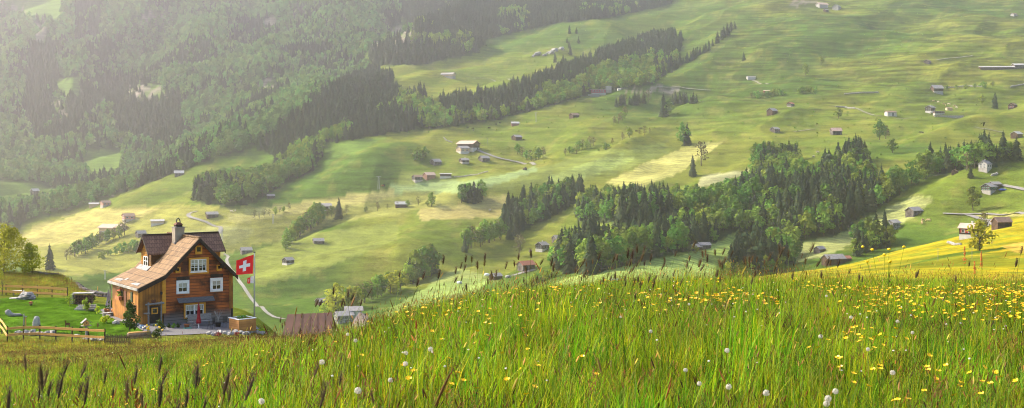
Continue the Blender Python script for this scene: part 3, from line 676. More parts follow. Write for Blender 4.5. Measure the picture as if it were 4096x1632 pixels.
a, b = on_t(707, 1208), on_t(852, 1199); zz = (a.z + b.z) / 2
part(MB().hexa([(a.x, -.02, zz + .32), (b.x, -.02, zz + .32), (b.x, -.5, zz), (a.x, -.5, zz)], (0, 0, -.05)), 'window_awning', plain('awning_boards', (.13, .125, .13), (.08, .075, .08), 5, .9, (1, 1, 6)))
# annex door with its rough wooden surround
a, b = on_t(600, 1310), on_t(640, 1222); s0, s1, z1 = a.x, b.x, b.z; dr = part(MB().box(s0, s1, .03, .10, 0, z1), 'door', M_DRK)
a, b = on_t(606, 1257), on_t(632, 1230); mb = MB(); w = .09
mb.box(a.x, a.x + w, -.01, .028, a.z, b.z); mb.box(b.x - w, b.x, -.01, .028, a.z, b.z); mb.box(a.x + w, b.x - w, -.01, .028, a.z, a.z + w); mb.box(a.x + w, b.x - w, -.01, .028, b.z - w, b.z)
wd = part(mb, 'door_window', M_ORG, dr); part(MB().box(a.x + w, b.x - w, .012, .026, a.z + w, b.z - w), 'pane', M_GLASS, dr)
mb = MB()
for q in range(5): mb.tube([(s0 - .14 + .02 * (q % 2), .0, q * .38 - .05), (s0 - .12, .0, q * .38 + .36)], .075, 6); mb.tube([(s1 + .12, .0, q * .38 - .05), (s1 + .1, .0, q * .38 + .36)], .06, 6)
mb.tube([(s0 - .42, -.1, z1 + .16), (s1 + .3, -.1, z1 + .20)], [.07, .09], 7); mb.tube([(s0 - .55, -.12, 1.02), (s0 - .05, -.1, .98)], [.05, .09], 6)
part(mb, 'rough_log_surround', M_GREYW)
part(MB().box(s0 - .05, s1 + .1, -.55, .02, -.02, .14), 'door_step', M_STONE)
part(MB().box(on_t(643, 1170).x, on_t(650, 1170).x, -.05, .115, on_t(646, 1178).z, on_t(646, 1167).z), 'wall_lamp', M_IRON)
# left (eave side) wall: slit window, door, hatch
def leftbox(u0, v0, u1, v1, name, mat, x0=-.05):
    a, b = on_s(u0, v1), on_s(u1, v0); return part(MB().box(x0, .02, min(a.y, b.y), max(a.y, b.y), min(a.z, b.z), max(a.z, b.z)), name, mat)
leftbox(498, 1166, 506, 1224, 'side_door', M_RUST); leftbox(524, 1169, 531, 1206, 'slit_window', plain('green_glass', (.10, .12, .09), None, 3, .2)); leftbox(537, 1221, 545, 1243, 'wood_hatch', M_RUST); leftbox(476, 1158, 494, 1196, 'dark_window', M_GLASS)
# dormers
def plane_hit(u, v): # where the sight line meets the left roof slopes
    d = hray(u, v); best = None
    for k in np.linspace(60, 140, 8001):
        p = HO + d * k
        if p.z <= roofz(p.x) + .14: return p
A = plane_hit(605, 1066); sD = A.x; tA = A.y; tB = on_s(565, 1057, sD).y; E1 = on_s(600, 1022, sD - .3); RG = on_s(573.5, 947, sD - .3)
tM = (tA + tB) / 2; zDR = RG.z; zDE = E1.z; hwid = (tB - tA) / 2 + .32
sD2 = on_t(872, 936, tM).x - .3
print('house', [round(q, 2) for q in (sM, sE, sA, zR, zL, zK, zRE, mS, mC, sD, tA, tB, zDE, zDR, RG.y, sD2, on_t(872, 936, tM).z)])
tB = min(tB, tA + 3.2); 
for sgn, sg in ((1, sD), (-1, sD2)):
    zb = roofz(sg) - .3; zw = zDE + .08
    mb = MB().hexa([(sg, tA, zb), (sg, tB, zb), (sg, tB, zw), (sg, tM, zDR - .12), (sg, tA, zw)], (sgn * (abs(sA - sg)), 0, 0))
    dm = part(mb, 'dormer', boards('ochre_siding', (.62, .28, .035), (.45, .19, .025), .15, 2) if sgn > 0 else M_PLK)
    mb = MB(); se = sg - sgn * .32; si = sA
    for ts in (-1, 1):
        mb.hexa([(se, tM, zDR), (si, tM, zDR), (si, tM + ts * hwid, zDE), (se, tM + ts * hwid, zDE)], (0, 0, .13))
    part(mb, 'dormer_roof', M_SHD, dm)
    mb = MB()
    for ts in (-1, 1): mb.hexa([(se - sgn * .05, tM, zDR - .12), (se - sgn * .05, tM + ts * hwid, zDE - .12), (se - sgn * .05, tM + ts * hwid, zDE + .12), (se - sgn * .05, tM, zDR + .12)], (sgn * .045, 0, 0))
    part(mb, 'bargeboard', M_DRK, dm)
    part(MB().box(min(se, si), max(se, si), tM - .1, tM + .1, zDR + .1, zDR + .2), 'ridge_cap', M_DRK, dm)
    if sgn > 0:
        a, b = on_s(577, 1062, sg), on_s(594, 1027, sg); y0, y1 = min(a.y, b.y), max(a.y, b.y); z0 = a.z; z1 = b.z
        part(MB().box(sg - .04, sg + .01, y0, y1, z0, z1), 'dormer_window', M_GLASS, dm)
        mb = MB()
        for yy in (y0, (y0 + y1) / 2 - .03, y1 - .07): mb.box(sg - .07, sg - .042, yy, yy + .07, z0, z1)
        for zz in (z0, (z0 + z1) / 2, z1 - .06): mb.box(sg - .068, sg - .043, y0, y1, zz, zz + .06)
        part(mb, 'sash', M_WHT, dm); part(MB().hexa([(sg - .42, tA - .1, roofz(sg - .42) + .15), (sg - .05, tA - .1, roofz(sg - .05) + .15), (sg - .05, tB + .1, roofz(sg - .05) + .15), (sg - .42, tB + .1, roofz(sg - .42) + .15)], (0, 0, .05)), 'sill_flashing', M_PALE, dm)
# chimney
Cn = plane_hit(703, 972); s0, t0 = Cn.x - .05, Cn.y; zt = on_t(720, 911, t0).z
ch = part(MB().box(s0, s0 + .82, t0, t0 + .8, roofz(s0) - .4, zt), 'chimney', M_PANEL)
part(MB().box(s0 - .05, s0 + .87, t0 - .05, t0 + .85, zt + .002, zt + .07), 'chimney_cap', M_GREYW, ch)
cx, cy_ = s0 + .41, t0 + .4
part(MB().box(cx - .27, cx + .27, cy_ - .27, cy_ + .27, zt + .072, zt + .25), 'flue', M_DRK, ch)
mb = MB().poly([(cx - .33, cy_ - .33, zt + .25), (cx + .33, cy_ - .33, zt + .25), (cx + .33, cy_ + .33, zt + .25), (cx - .33, cy_ + .33, zt + .25), (cx - .14, cy_ - .14, zt + .45), (cx + .14, cy_ - .14, zt + .45), (cx + .14, cy_ + .14, zt + .45), (cx - .14, cy_ + .14, zt + .45)], [(3, 2, 1, 0), (4, 5, 6, 7), (0, 1, 5, 4), (1, 2, 6, 5), (2, 3, 7, 6), (3, 0, 4, 7)])
part(mb, 'chimney_hood', M_RUST, ch)
part(MB().tube([(cx - .17, cy_, zt + .44), (cx - .13, cy_, zt + .68), (cx, cy_, zt + .82), (cx + .13, cy_, zt + .68), (cx + .17, cy_, zt + .44)], .05, 6), 'hood_loop', M_IRON, ch)
part(MB().box(s0 - .12, s0 + .3, t0 - .16, t0 - .002, roofz(s0) + .1, roofz(s0) + .3), 'chimney_flashing', M_PALE, ch)
# things on or by the walls
def gp(u, v): return at(u, v, 82, 139)
hp = on_t(616, 1206, 0); mb = MB(); hh = [(0, -.22), (.2, 0), (.19, .12), (.1, .17), (0, .1), (-.1, .17), (-.19, .12), (-.2, 0)]
mb.hexa([(x, 0, z) for x, z in hh], (0, .03, 0)); o = mb.build('heart_ornament', M_RUST); o.location = hw(hp.x, .08, hp.z); o.rotation_euler = (0, 0, PHI); tag(o, 'rusty brown heart hanging on the plank wall above the small door', 'ornament')
o = thing('flower_box', 'terracotta flower box with red and white blooms on the dark side window', 'flower box', hw(-.05, on_s(484, 1190).y, on_s(484, 1190).z), PHI)
MB().box(-.3, -.01, -.55, .55, -.16, .12).build('box', M_TERRA, o)
M_REDF = plain('red_petals', (.55, .05, .03), (.6, .12, .05), 9); M_WHF = plain('white_petals', (.75, .68, .6), None, 9)
crown_mb(.7, .35, 5, 90, .18, 5, .1).build('foliage', M_BRD, o); crown_mb(.85, .38, 6, 60, .15, 5, .2).build('blooms', M_REDF, o); crown_mb(1.0, .3, 7, 25, .15, 4, .4).build('blooms', M_WHF, o)
# gravel yard
def apron(name, uv, mat, dz, dmin=82, dmax=139, n=24):
    p = [gp(u, v) for u, v in uv]; mb = MB(); c = sum(p, Vector()) / len(p); ring = []
    for a, b in zip(p, p[1:] + p[:1]):
        for i in range(6): ring.append(a.lerp(b, i / 6))
    rows = [[c.lerp(q, k / 8) for q in ring] for k in range(1, 9)]; m = len(ring)
    allp = [c] + [q for r in rows for q in r]; zs = Hxy([q.x for q in allp], [q.y for q in allp]) + dz
    mb.v = [(q.x, q.y, float(z)) for q, z in zip(allp, zs)]
    for j in range(m): mb.f.append((0, 1 + j, 1 + (j + 1) % m)); mb.m.append(0)
    for k in range(7):
        for j in range(m): a = 1 + k * m + j; b = 1 + k * m + (j + 1) % m; mb.f.append((a, a + m, b + m, b)); mb.m.append(0)
    o = mb.build(name, mat, smooth=True); o['kind'] = 'structure'; return o
M_GRAV = plain('gravel', (.15, .14, .145), (.09, .085, .09), 12)
apron('gravel_yard', [(560, 1345), (600, 1330), (640, 1345), (760, 1340), (930, 1334), (1040, 1322), (1020, 1300), (930, 1285), (800, 1285), (640, 1290), (590, 1300)], M_GRAV, .05)
apron('patio', [(400, 1242), (430, 1232), (500, 1236), (560, 1280), (590, 1300), (570, 1325), (530, 1300), (470, 1285), (430, 1268)], M_GRAV, .06)
def put(name, label, cat, u, v, rz=PHI, group=None, dz=0.0): p = gp(u, v); p.z += dz; return thing(name, label, cat, p, rz, group)
SC_ = 103 / F   # metres per photo pixel beside the house
# bench
o = put('wooden_bench', 'long grey wooden bench with plank back under the ground floor window', 'bench', 803, 1305)
for nm, bx in (('backrest', (-1.0, 1.0, .28, .33, .52, .98)), ('seat', (-1.0, 1.0, -.14, .27, .38, .44))): MB().box(*bx).build(nm, M_GREYW, o)
for x in (-.85, .75): MB().box(x, x + .1, -.1, .25, 0, .378).build('leg', M_GREYW, o)
for x in (-.7, .6): MB().box(x, x + .08, .332, .37, .3, .95).build('back_post', M_GREYW, o)
# closed parasols
def parasol(label, u, v, h, r, mat, zlow):
    o = put('closed_parasol', label, 'parasol', u, v, 0, None)
    MB().tube([(0, 0, -.02), (0, 0, h)], .03, 8).build('pole', M_WHT, o)
    mb = MB(); n = 16; pr = [(zlow, r * .9), (zlow + .15, r), (zlow + .5, r * .62), (zlow + (h - zlow) * .7, r * .5), (h * .97, r * .22), (h + .06, .02)]
    for z, q in pr:
        for j in range(n): k = q * (1 + .22 * (-1) ** j); a = 6.283 * j / n; mb.v.append((math.cos(a) * k, math.sin(a) * k, z))
    for i in range(len(pr) - 1):
        for j in range(n): mb.f.append((i * n + j, i * n + (j + 1) % n, (i + 1) * n + (j + 1) % n, (i + 1) * n + j)); mb.m.append(0)
    mb.build('canopy', mat, o); MB().lathe((0, 0, -.02), [(.25, 0), (.25, .06), (.06, .1)], 12).build('base', M_STONE, o)
parasol('closed dark red parasol in front of the bench', 795, 1316, 2.1, .17, M_RED, .45)
parasol('closed grey parasol standing among the terracotta pots', 434, 1240, 1.75, .22, M_GCLOTH, .35)
# pots
def pot(u, v, r, h, label, plant=None, mat=None):
    o = put('flower_pot', label, 'flower pot', u, v)
    MB().lathe((0, 0, -.02), [(r * .7, 0), (r * .95, h * .8), (r * 1.05, h * .82), (r * 1.05, h), (r * .9, h), (r * .88, h * .85), (.01, h * .85)], 14).build('pot', mat or M_TERRA, o, True)
    if plant: crown_mb(plant[0], plant[1], int(u), plant[3], plant[2], 7, .05).build('plant', plant[4], o).location = (0, 0, h * .85)
    return o
pot(427, 1256, .24, .5, 'leftmost of the three terracotta pots beside the grey parasol', (.3, .2, .1, 30, M_BUSH))
pot(441, 1258, .26, .48, 'middle of the three terracotta pots beside the grey parasol', (.3, .2, .1, 30, M_BUSH))
pot(458, 1260, .27, .5, 'terracotta pot carrying the big dark bush on the patio', (1.1, .62, .16, 420, M_BUSH))
pot(747, 1312, .21, .34, 'single terracotta pot with a thin plant left of the bench', (.7, .12, .08, 30, M_BUSH))
o = pot(872, 1309, .26, .45, 'dark pot holding a bare branched shrub by the house wall', None, M_IRON)
rr = random.Random(4); mb = MB(); mb.tube([(0, 0, .38), (.02, 0, .75)], [.04, .035], 5)
for i in range(9):
    a = rr.uniform(-1, 1); p = Vector((.02, 0, .72)); pts_ = [p]
    for k in range(4): p = p + Vector((a * .09 + rr.uniform(-.07, .07), rr.uniform(-.05, .05), rr.uniform(.12, .2))); pts_.append(p)
    mb.tube(pts_, [.028, .022, .017, .012, .006], 4)
mb.build('bare_branches', M_PALE, o)
o = put('plastic_tray', 'teal plastic tray on the gravel below the single pot', 'tray', 750, 1316); mb = MB().box(-.3, .3, -.14, .14, 0, .04); mb.box(-.3, .3, -.14, -.12, .04, .11); mb.box(-.3, .3, .12, .14, .04, .11); mb.box(-.3, -.28, -.12, .12, .04, .11); mb.box(.28, .3, -.12, .12, .04, .11); mb.build('tray', M_TEAL, o)
o = put('wagon_wheel', 'old spoked wagon wheel leaning under the bench', 'wheel', 780, 1314); mb = MB(); k = 16
ring = [(math.cos(6.283 * i / k) * .3, .06 + .1 * math.sin(6.283 * i / k) * .2, .3 + math.sin(6.283 * i / k) * .3) for i in range(k + 1)]; mb.tube(ring, .028, 5, caps=False); mb.build('rim', M_GREYW, o)
mb = MB()
for i in range(8): a = 6.283 * i / 8; mb.beam((0, .06, .3), (math.cos(a) * .28, .06 + math.sin(a) * .02, .3 + math.sin(a) * .28), .025, .025)
mb.build('spokes', M_GREYW, o)
def chair(u, v, rz, label, mat=M_IRON):
    o = put('garden_chair', label, 'chair', u, v, rz)
    MB().box(-.22, .22, -.2, .22, .43, .46).build('seat', mat, o); mb = MB()
    for i in range(5): mb.box(-.2 + i * .09, -.16 + i * .09, .2, .225, .461, .92)
    mb.box(-.22, .22, .2, .225, .921, .96); mb.build('backrest', mat, o)
    for x in (-.2, .18):
        for y in (-.18, .17): MB().tube([(x, y, .43), (x * 1.15, y * 1.2, 0)], .014, 5).build('leg', mat, o)
chair(906, 1312, PHI + .3, 'dark garden chair near the right corner of the house')
chair(845, 1318, PHI - 2.4, 'dark metal garden chair with open frame in front of the bench')
chair(478, 1268, .4, 'dark garden chair beside the white patio table')
o = put('round_table', 'white round table with thin legs on the patio', 'table', 484, 1262); MB().lathe((0, 0, .7), [(.01, 0), (.45, 0), (.45, .03), (.01, .035)], 18).build('table_top', M_WHT, o)
for i in range(3): a = i * 2.1; MB().tube([(math.cos(a) * .1, math.sin(a) * .1, .7), (math.cos(a) * .32, math.sin(a) * .32, 0)], .018, 5).build('leg', M_IRON, o)
o = put('stone_slab_table', 'low pale stone slab table at the edge of the lawn patio', 'table', 431, 1266); MB().blob((0, 0, .32), (.72, .3, .05), 3, .1).build('slab', M_PALE, o); MB().box(-.4, -.2, -.12, .12, 0, .3).build('support', M_STONE, o); MB().box(.2, .4, -.12, .12, 0, .3).build('support', M_STONE, o)
# planter box by the flagpole
p = gp(970, 1322); o = thing('planter_box', 'tall new wooden planter box with white rim beside the flagpole', 'planter', p, R(42)); w = .78; h = 1.0
mb = MB().box(-w, w, -w, -w + .05, 0, h); mb.box(-w, w, w - .05, w, 0, h); mb.box(-w, -w + .05, -w + .051, w - .051, 0, h); mb.box(w - .05, w, -w + .051, w - .051, 0, h); mb.build('box', boards('planter_boards', (.62, .30, .09), (.52, .24, .07), .2, 2, .7, (.3, .13, .04)), o)
mb = MB().box(-w - .05, w + .05, -w - .05, -w + .1, h + .003, h + .05); mb.box(-w - .05, w + .05, w - .1, w + .05, h + .003, h + .05); mb.box(-w - .05, -w + .1, -w + .1, w - .1, h + .003, h + .05); mb.box(w - .1, w + .05, -w + .1, w - .1, h + .003, h + .05); mb.build('rim', M_WHT, o)
MB().box(-w + .052, w - .052, -w + .052, w - .052, h - .3, h - .08).build('soil', M_SOIL, o); crown_mb(.35, .65, 8, 160, .12, 9, -.2).build('seedlings', M_BRD, o).location = (0, 0, h - .08)
# flagpole and flags
fp = gp(1018, 1324); fz = ray(0, 1011, fp.y).z - fp.z
o = thing('flagpole', 'tall white flagpole carrying two flags right of the house', 'flagpole', fp); MB().tube([(0, 0, -.2), (0, 0, fz)], [.06, .045], 10).build('pole', plain('pole_paint', (.36, .36, .37), None, 3, .5), o, True); MB().lathe((0, 0, fz), [(.09, 0), (.09, .04), (.02, .07)], 10).build('cap', M_IRON, o); MB().tube([(-.1, 0, .7), (-.11, .02, fz * .5), (-.07, 0, fz - .1)], .008, 4).build('halyard', M_IRON, o)
def flagco(c, a, b):  # corners TR, BR, BL, TL ; a along fly from the pole, b downwards
    return (c[0] * (1 - a) * (1 - b) + c[1] * (1 - a) * b + c[2] * a * b + c[3] * a * (1 - b))
def flag(name, label, corners, paint, mats, n=44, wav=.1):
    c = [ray(u, v, fp.y) for u, v in corners]; mb = MB()
    for th in (0, .006):
        for i in range(n + 1):
            for j in range(n + 1):
                a, b = i / n, j / n; p = flagco(c, a, b); p.y += math.sin(a * 5.5 + b * 1.4) * wav * min(1, a * 2) + th; p.z += .03 * math.sin(a * 6) * a; mb.v.append(tuple(p - fp))
    k = (n + 1) ** 2
    for t in (0, 1):
        for i in range(n):
            for j in range(n):
                q = t * k + i * (n + 1) + j; f = (q, q + 1, q + n + 2, q + n + 1); mb.f.append(f if t == 0 else f[::-1]); mb.m.append(paint((i + .5) / n, (j + .5) / n))
    e = [i * (n + 1) for i in range(n + 1)] + [n * (n + 1) + j for j in range(1, n + 1)] + [i * (n + 1) + n for i in range(n - 1, -1, -1)] + [j for j in range(n - 1, 0, -1)]
    for a, b in zip(e, e[1:] + e[:1]): mb.f.append((a, a + k, b + k, b)); mb.m.append(0)
    o = mb.build(name, mats, None, True); o.location = fp; return tag(o, label, 'flag')
M_FR = plain('flag_red', (.78, .012, .016), (.70, .008, .012), 2, .8); M_FW = plain('flag_white', (.80, .78, .80), (.72, .70, .74), 2, .8)
def swiss(a, b):
    x, y = abs(a - .5), abs(b - .5); return 1 if (x < .095 and y < .31) or (y < .095 and x < .31) else 0
flag('flag', 'large red flag with a white cross flying left from the pole', [(1014, 1019), (1011, 1095), (944, 1098), (946, 1041)], swiss, [M_FR, M_FW])
def valais(a, b):
    def star(cx, cy, r=.055): return (a - cx) ** 2 + (b - cy) ** 2 * .6 < r * r
    left = a < .5
    s = any(star(.25, q) for q in (.16, .38, .6, .82)) or any(star(.5, q) for q in (.2, .4, .6, .8) ) or any(star(.75, q) for q in (.3, .5, .7))
    return (0 if s else 1) if left else (1 if s else 0)
flag('flag', 'small half white half red flag with rows of stars below the large flag', [(1014, 1104), (1014, 1133), (989, 1133), (990, 1112)], valais, [M_FR, M_FW], 40, .04)
# shrubs
def shrub(name, label, u, v, w, h, mat, n=600, leaf=.14, cone=0.0, cat='shrub', lob=12, z0=.04, dm=None):
    p = gp(u, v) if dm is None else dm; o = thing(name, label, cat, p, u % 6)
    trunk_mb(h, max(.02, h * .018), int(u), 5, .8).build('trunk' if cat == 'tree' else 'stem', M_BARK, o); crown_mb(h, w, int(u + v), n, leaf, lob, z0, 1, cone).build('crown' if cat == 'tree' else 'foliage', mat, o); return o
shrub('conical_shrub', 'tall dark conical shrub at the lawn corner in front of the orange plank wall', 518, 1328, .95, 2.5, M_BUSH, 1100, .17, .55)
shrub('round_bush', 'low yellow green round bush beside the stone slab table', 427, 1291, .62, .62, M_BRIGHT, 420, .12)
shrub('flowering_shrub', 'loose shrub beside the plank door by the gravel path', 641, 1325, .5, .95, M_BUSH, 300, .12)
shrub('leafy_shrub', 'fresh green upright shrub in front of the log stack', 345, 1243, .42, 1.15, M_BRD, 420, .13)
shrub('blossom_shrub', 'straggly brown shrub with pale blossoms at the left end of the log stack', 278, 1226, .62, 1.1, M_BRD2, 300, .1)
shrub('yellow_shrub', 'small yellowish shrub alone between steps and patio', 390, 1256, .24, .8, M_BRIGHT, 160, .1)
shrub('dark_shrub', 'small dark shrub beside the birdhouse post', 326, 1332, .3, .6, M_BUSH, 220, .1)
shrub('dark_shrub', 'small dark plant right of the log stack', 374, 1205, .3, .7, M_BUSH, 200, .12)
shrub('creeping_bush', 'flat dark creeping bush behind the front fence', 237, 1343, .8, .25, M_BUSH, 220, .12)
for i, (u, v, l) in enumerate(((676, 1313, 'low dark plant nearest the door along the house wall'), (695, 1313, 'low green plant in the middle of the bed along the house wall'), (713, 1312, 'low plant at the right end of the bed along the house wall'))): shrub('bed_plant', l, u, v, .22, .42, M_BRD if i == 1 else M_BUSH, 120, .1)
shrub('rock_plant', 'red leaved rock plant among the stones in front of the chairs', 873, 1345, .35, .32, plain('red_leaves', (.30, .03, .04), (.18, .05, .04), 8), 160, .09)
shrub('rock_plant', 'red leaved rock plant among the stones below the planter box', 950, 1343, .3, .3, bpy.data.materials['red_leaves'], 130, .09)
shrub('yellow_perennial', 'yellow flowering perennial at the foot of the flagpole', 1045, 1330, .5, .35, M_BRD2, 260, .09)
shrub('yellow_perennial', 'dark perennial with yellow globe flowers between trough and gravel path', 628, 1350, .5, .65, M_BUSH, 300, .11)
M_YEL = plain('yellow_petals', (.80, .55, .01), (.72, .42, .01), 9, .6)
o = put('globe_flower', 'cluster of yellow globe flowers on tall stems beside the wooden trough', 'flower', 612, 1352, 0); mb = MB(); m2 = MB()
for i in range(9): rr2 = random.Random(i); x, y, z = rr2.uniform(-.7, .7), rr2.uniform(-.3, .3), rr2.uniform(.5, 1.0); mb.tube([(x * .8, y, 0), (x, y, z)], .012, 4); m2.blob((x, y, z + .05), (.075, .075, .07), i, .1, 6)
mb.build('stems', M_BRD, o); m2.build('blooms', M_YEL, o)
# lawn stones and ornaments
def rock(label, u, v, r, seed, mat=M_PALE, nz=.22, rz=0): o = MB().blob((0, 0, r[2] * .55), r, seed, nz, 11, flat=.6).build('rock', mat); o.location = gp(u, v); o.rotation_euler = (0, 0, rz); return tag(o, label, 'rock')
rock('large rugged white boulder on the lawn by the back fence', 108, 1196, (.72, .5, .42), 11, M_PALE, .3)
rock('upright rounded grey stone behind the front fence', 146, 1312, (.3, .2, .62), 12, M_STONE, .12)
rock('small grey rock beside the birdhouse post', 308, 1349, (.25, .2, .16), 13, M_STONE)
for i, (u, l) in enumerate(((75, 'leftmost pale rock of the row along the front fence'), (103, 'second pale rock from the left along the front fence'), (130, 'pale flat rock in the middle of the front fence row'), (160, 'pale rock right of the middle post of the front fence'), (190, 'pale rock near the right end of the fence row'), (210, 'rightmost small pale rock of the fence row'))): rock(l, u, 1335 + u * .04, (.34, .25, .2 + .04 * (i % 3)), 20 + i, M_PALE, .3, i)
for i, (u, l) in enumerate(((352, 'pale rounded stone under the birdhouse by the fence'), (378, 'middle pale stone by the right end of the fence'), (403, 'pale stone next to the last fence post'))): rock(l, u, 1362, (.36, .25, .16), 40 + i, M_PALE, .2, i)
o = MB().tube([(-.62, 0, .52), (-.5, 0, .34), (-.25, 0, .15), (.1, 0, .1), (.5, 0, .12), (.75, 0, .08)], [.16, .26, .2, .14, .13, .06], 10).build('stone_sculpture', M_PALE, None, True); o.location = gp(55, 1265); tag(o, 'smooth pale stone sculpture like a lounge chair on the lawn', 'sculpture')
o = MB().lathe((0, 0, 0), [(.02, 0), (.55, 0), (.55, .05), (.02, .06)], 18).build('round_stone_slab', M_STONE); o.location = gp(62, 1193); tag(o, 'flat round stone slab lying beside the white boulder', 'stone slab')
o = put('plank_bench', 'plank bench with white top by the back fence', 'bench', 72, 1180, 0); MB().box(-.55, .55, -.14, .14, .36, .42).build('seat', M_WHT, o)
for x in (-.45, .4): MB().box(x, x + .05, -.1, .1, 0, .36).build('leg', M_GREYW, o)
o = put('weathered_post', 'pair of weathered wooden posts on the lawn behind the front fence', 'post', 98, 1308, 0); MB().tube([(-.06, 0, -.1), (-.04, 0, 1.05)], [.06, .05], 6).build('post', M_GREYW, o); MB().tube([(.1, 0, -.1), (.08, 0, .8)], [.05, .05], 6).build('post', M_NEWW, o); MB().blob((.1, 0, .83), (.12, .09, .05), 2, .1, 6).build('cap_stone', M_PALE, o)
o = put('rusty_deer', 'small rusty metal fawn figure standing on the lawn', 'figure', 270, 1312, .2); prof = [(-.16, 0), (-.12, 0), (-.10, .22), (.08, .24), (.12, 0), (.16, 0), (.17, .26), (.2, .36), (.14, .42), (-.08, .42), (-.14, .54), (-.12, .6), (-.17, .62), (-.24, .55), (-.18, .5), (-.17, .36), (-.18, .24)]
MB().hexa([(x, 0, z) for x, z in prof], (0, .03, 0)).build('body', M_RUST, o)
o = put('birdhouse', 'wooden birdhouse with shingled roof on a thick post on the lawn', 'birdhouse', 345, 1350, .5)
MB().tube([(0, 0, -.1), (.02, 0, .45), (-.01, 0, .88)], [.11, .09, .08], 8).build('post', M_GREYW, o); MB().box(-.36, .36, -.25, .25, .88, .92).build('tray', M_GREYW, o); MB().hexa([(-.2, -.17, .921), (.2, -.17, .921), (.2, -.17, 1.16), (0, -.17, 1.34), (-.2, -.17, 1.16)], (0, .34, 0)).build('box', M_NEWW, o)
mb = MB()
for s in (-1, 1): mb.hexa([(0, -.28, 1.40), (s * .38, -.28, 1.08), (s * .38, .28, 1.08), (0, .28, 1.40)], (0, 0, .04))
mb.build('roof', M_GREYW, o); MB().tube([(0, -.171, 1.12), (0, -.174, 1.12)], .05, 10).build('entrance_hole', M_IRON, o)
o = MB().tube([(0, 0, 0), (.01, 0, .55), (.01, 0, .56), (.01, 0, .78), (.01, 0, .92)], [.012, .012, .05, .05, .006], 6).build('reed_stake', M_RUST); o.location = gp(391, 1336); tag(o, 'rusty reed shaped stake on the lawn right of the birdhouse', 'garden stake')
o = put('small_ornament', 'small reddish ornament with a dark base in the middle of the left lawn', 'ornament', 124, 1222, 0); MB().blob((0, 0, .25), (.18, .1, .14), 5, .3, 7).build('figure', M_TERRA, o); MB().blob((0, 0, .05), (.14, .1, .08), 6, .2, 6).build('base', M_SOIL, o)
# log stack, steps, trough
o = put('log_stack', 'stack of split firewood under a white covering board behind the shrubs', 'woodpile', 334, 1216, .08); rr = random.Random(3); mb = MB()
for r in range(7):
    for c in range(13): a = rr.uniform(0, 1); mb.tube([(-.72 + c * .12 + .06 * (r % 2), -.3, .07 + r * .12), (-.72 + c * .12 + .06 * (r % 2), .3, .07 + r * .12)], .062, 5, c * r % 2)
mb.build('logs', [plain('firewood', (.20, .11, .06), (.08, .045, .03), 7), M_DRK], o); MB().hexa([(-.95, -.4, .96), (.95, -.4, .98), (.95, .4, 1.0), (-.95, .4, .98)], (0, 0, .06)).build('cover_board', M_PALE, o); MB().box(-1.1, -.86, -.35, .3, -.05, .9).build('stone_pillar', M_STONE, o)
mb = MB(); o = put('stone_steps', 'grey stone steps below the firewood stack', 'steps', 340, 1240, .1)
for k in range(3): MB().box(-.85 + .1 * k, .95, -.3 + k * .22, -.08 + k * .22, 0, .14 + .14 * k).build('step', M_STONE, o)
o = put('wooden_trough', 'weathered hollow log trough tilted beside the picket gate', 'trough', 556, 1352, .35); mb = MB().tube([(-.85, 0, .2), (.85, 0, .22)], [.24, .3], 8); mb.build('log', plain('old_log', (.22, .15, .09), (.12, .085, .055), 4), o, True); MB().box(-.75, .75, -.17, .17, .40, .47).build('lid', M_NEWW, o); MB().box(-1.0, .9, -.42, -.32, -.02, .16).build('side_beam', bpy.data.materials['old_log'], o)
o = put('bucket', 'blue bucket by the stones at the plank wall corner', 'bucket', 567, 1316); MB().lathe((0, 0, 0), [(.12, 0), (.17, .34), (.15, .34), (.1, .04), (.01, .04)], 12).build('body', M_BLUE, o, True); MB().tube([(-.16, 0, .33), (0, .02, .5), (.16, 0, .33)], .012, 5).build('handle', M_IRON, o)
for i, (u, v, l) in enumerate(((582, 1318, 'rounded stone beside the blue bucket'), (545, 1306, 'pale stone between dark conical shrub and house'), (465, 1296, 'brownish stone at the edge of the patio'), (500, 1292, 'pale flat stone at the patio edge behind the conical shrub'))): rock(l, u, v, (.28, .22, .2), 60 + i, M_PALE if i % 2 else M_STONE)
for i in range(11):
    u = 838 + i * 21; rock('pale rounded stone in the rockery edge along the gravel yard', u, 1338 + 5 * math.sin(i * 2.1) - i * .5, (.24 + .1 * (i % 3), .2, .17), 80 + i, M_PALE, .2, i)['group'] = 'rockery stones in front of the house'
# fences
def fence(label, pts, hs, name='rail_fence', mat=M_NEWW, rails=(.38, .8), rw=.17):
    o = thing(name, label, 'fence', pts[0]); q = [p - pts[0] for p in pts]
    for p in q: MB().tube([p + Vector((0, .07, -.2)), p + Vector((0, .07, hs))], .055, 6).build('post', M_DRK, o)
    for a, b in zip(q[:-1], q[1:]):
        for z in rails: MB().beam(a + Vector((0, -.02, z)), b + Vector((0, -.02, z + .02)), .045, rw).build('rail', mat, o)
fp_ = [gp(28, 1368), gp(92, 1363), gp(158, 1362), gp(222, 1366), gp(287, 1370), gp(352, 1374), gp(418, 1378)]
fence('long low wooden rail fence along the front of the lawn', fp_, 1.15, rails=(.5, .98))
fence('short fence side running back along the left lawn edge', [gp(28, 1368), gp(6, 1335), gp(-25, 1300)], 1.15, 'side_fence', rails=(.5, .98))
fence('light wooden rail fence along the back of the lawn', [gp(-40, 1178), gp(23, 1180), gp(89, 1183), gp(148, 1186), gp(207, 1189), gp(268, 1194)], 1.05, 'back_fence', rails=(.34, .86), rw=.2)
M_PICK = plain('weathered_pickets', (.17, .12, .06), (.09, .065, .035), 5)
pg = [gp(422, 1378), gp(520, 1380)]; o = thing('picket_gate', 'dark weathered picket gate between fence and trough', 'gate', pg[0]); dv = pg[1] - pg[0]
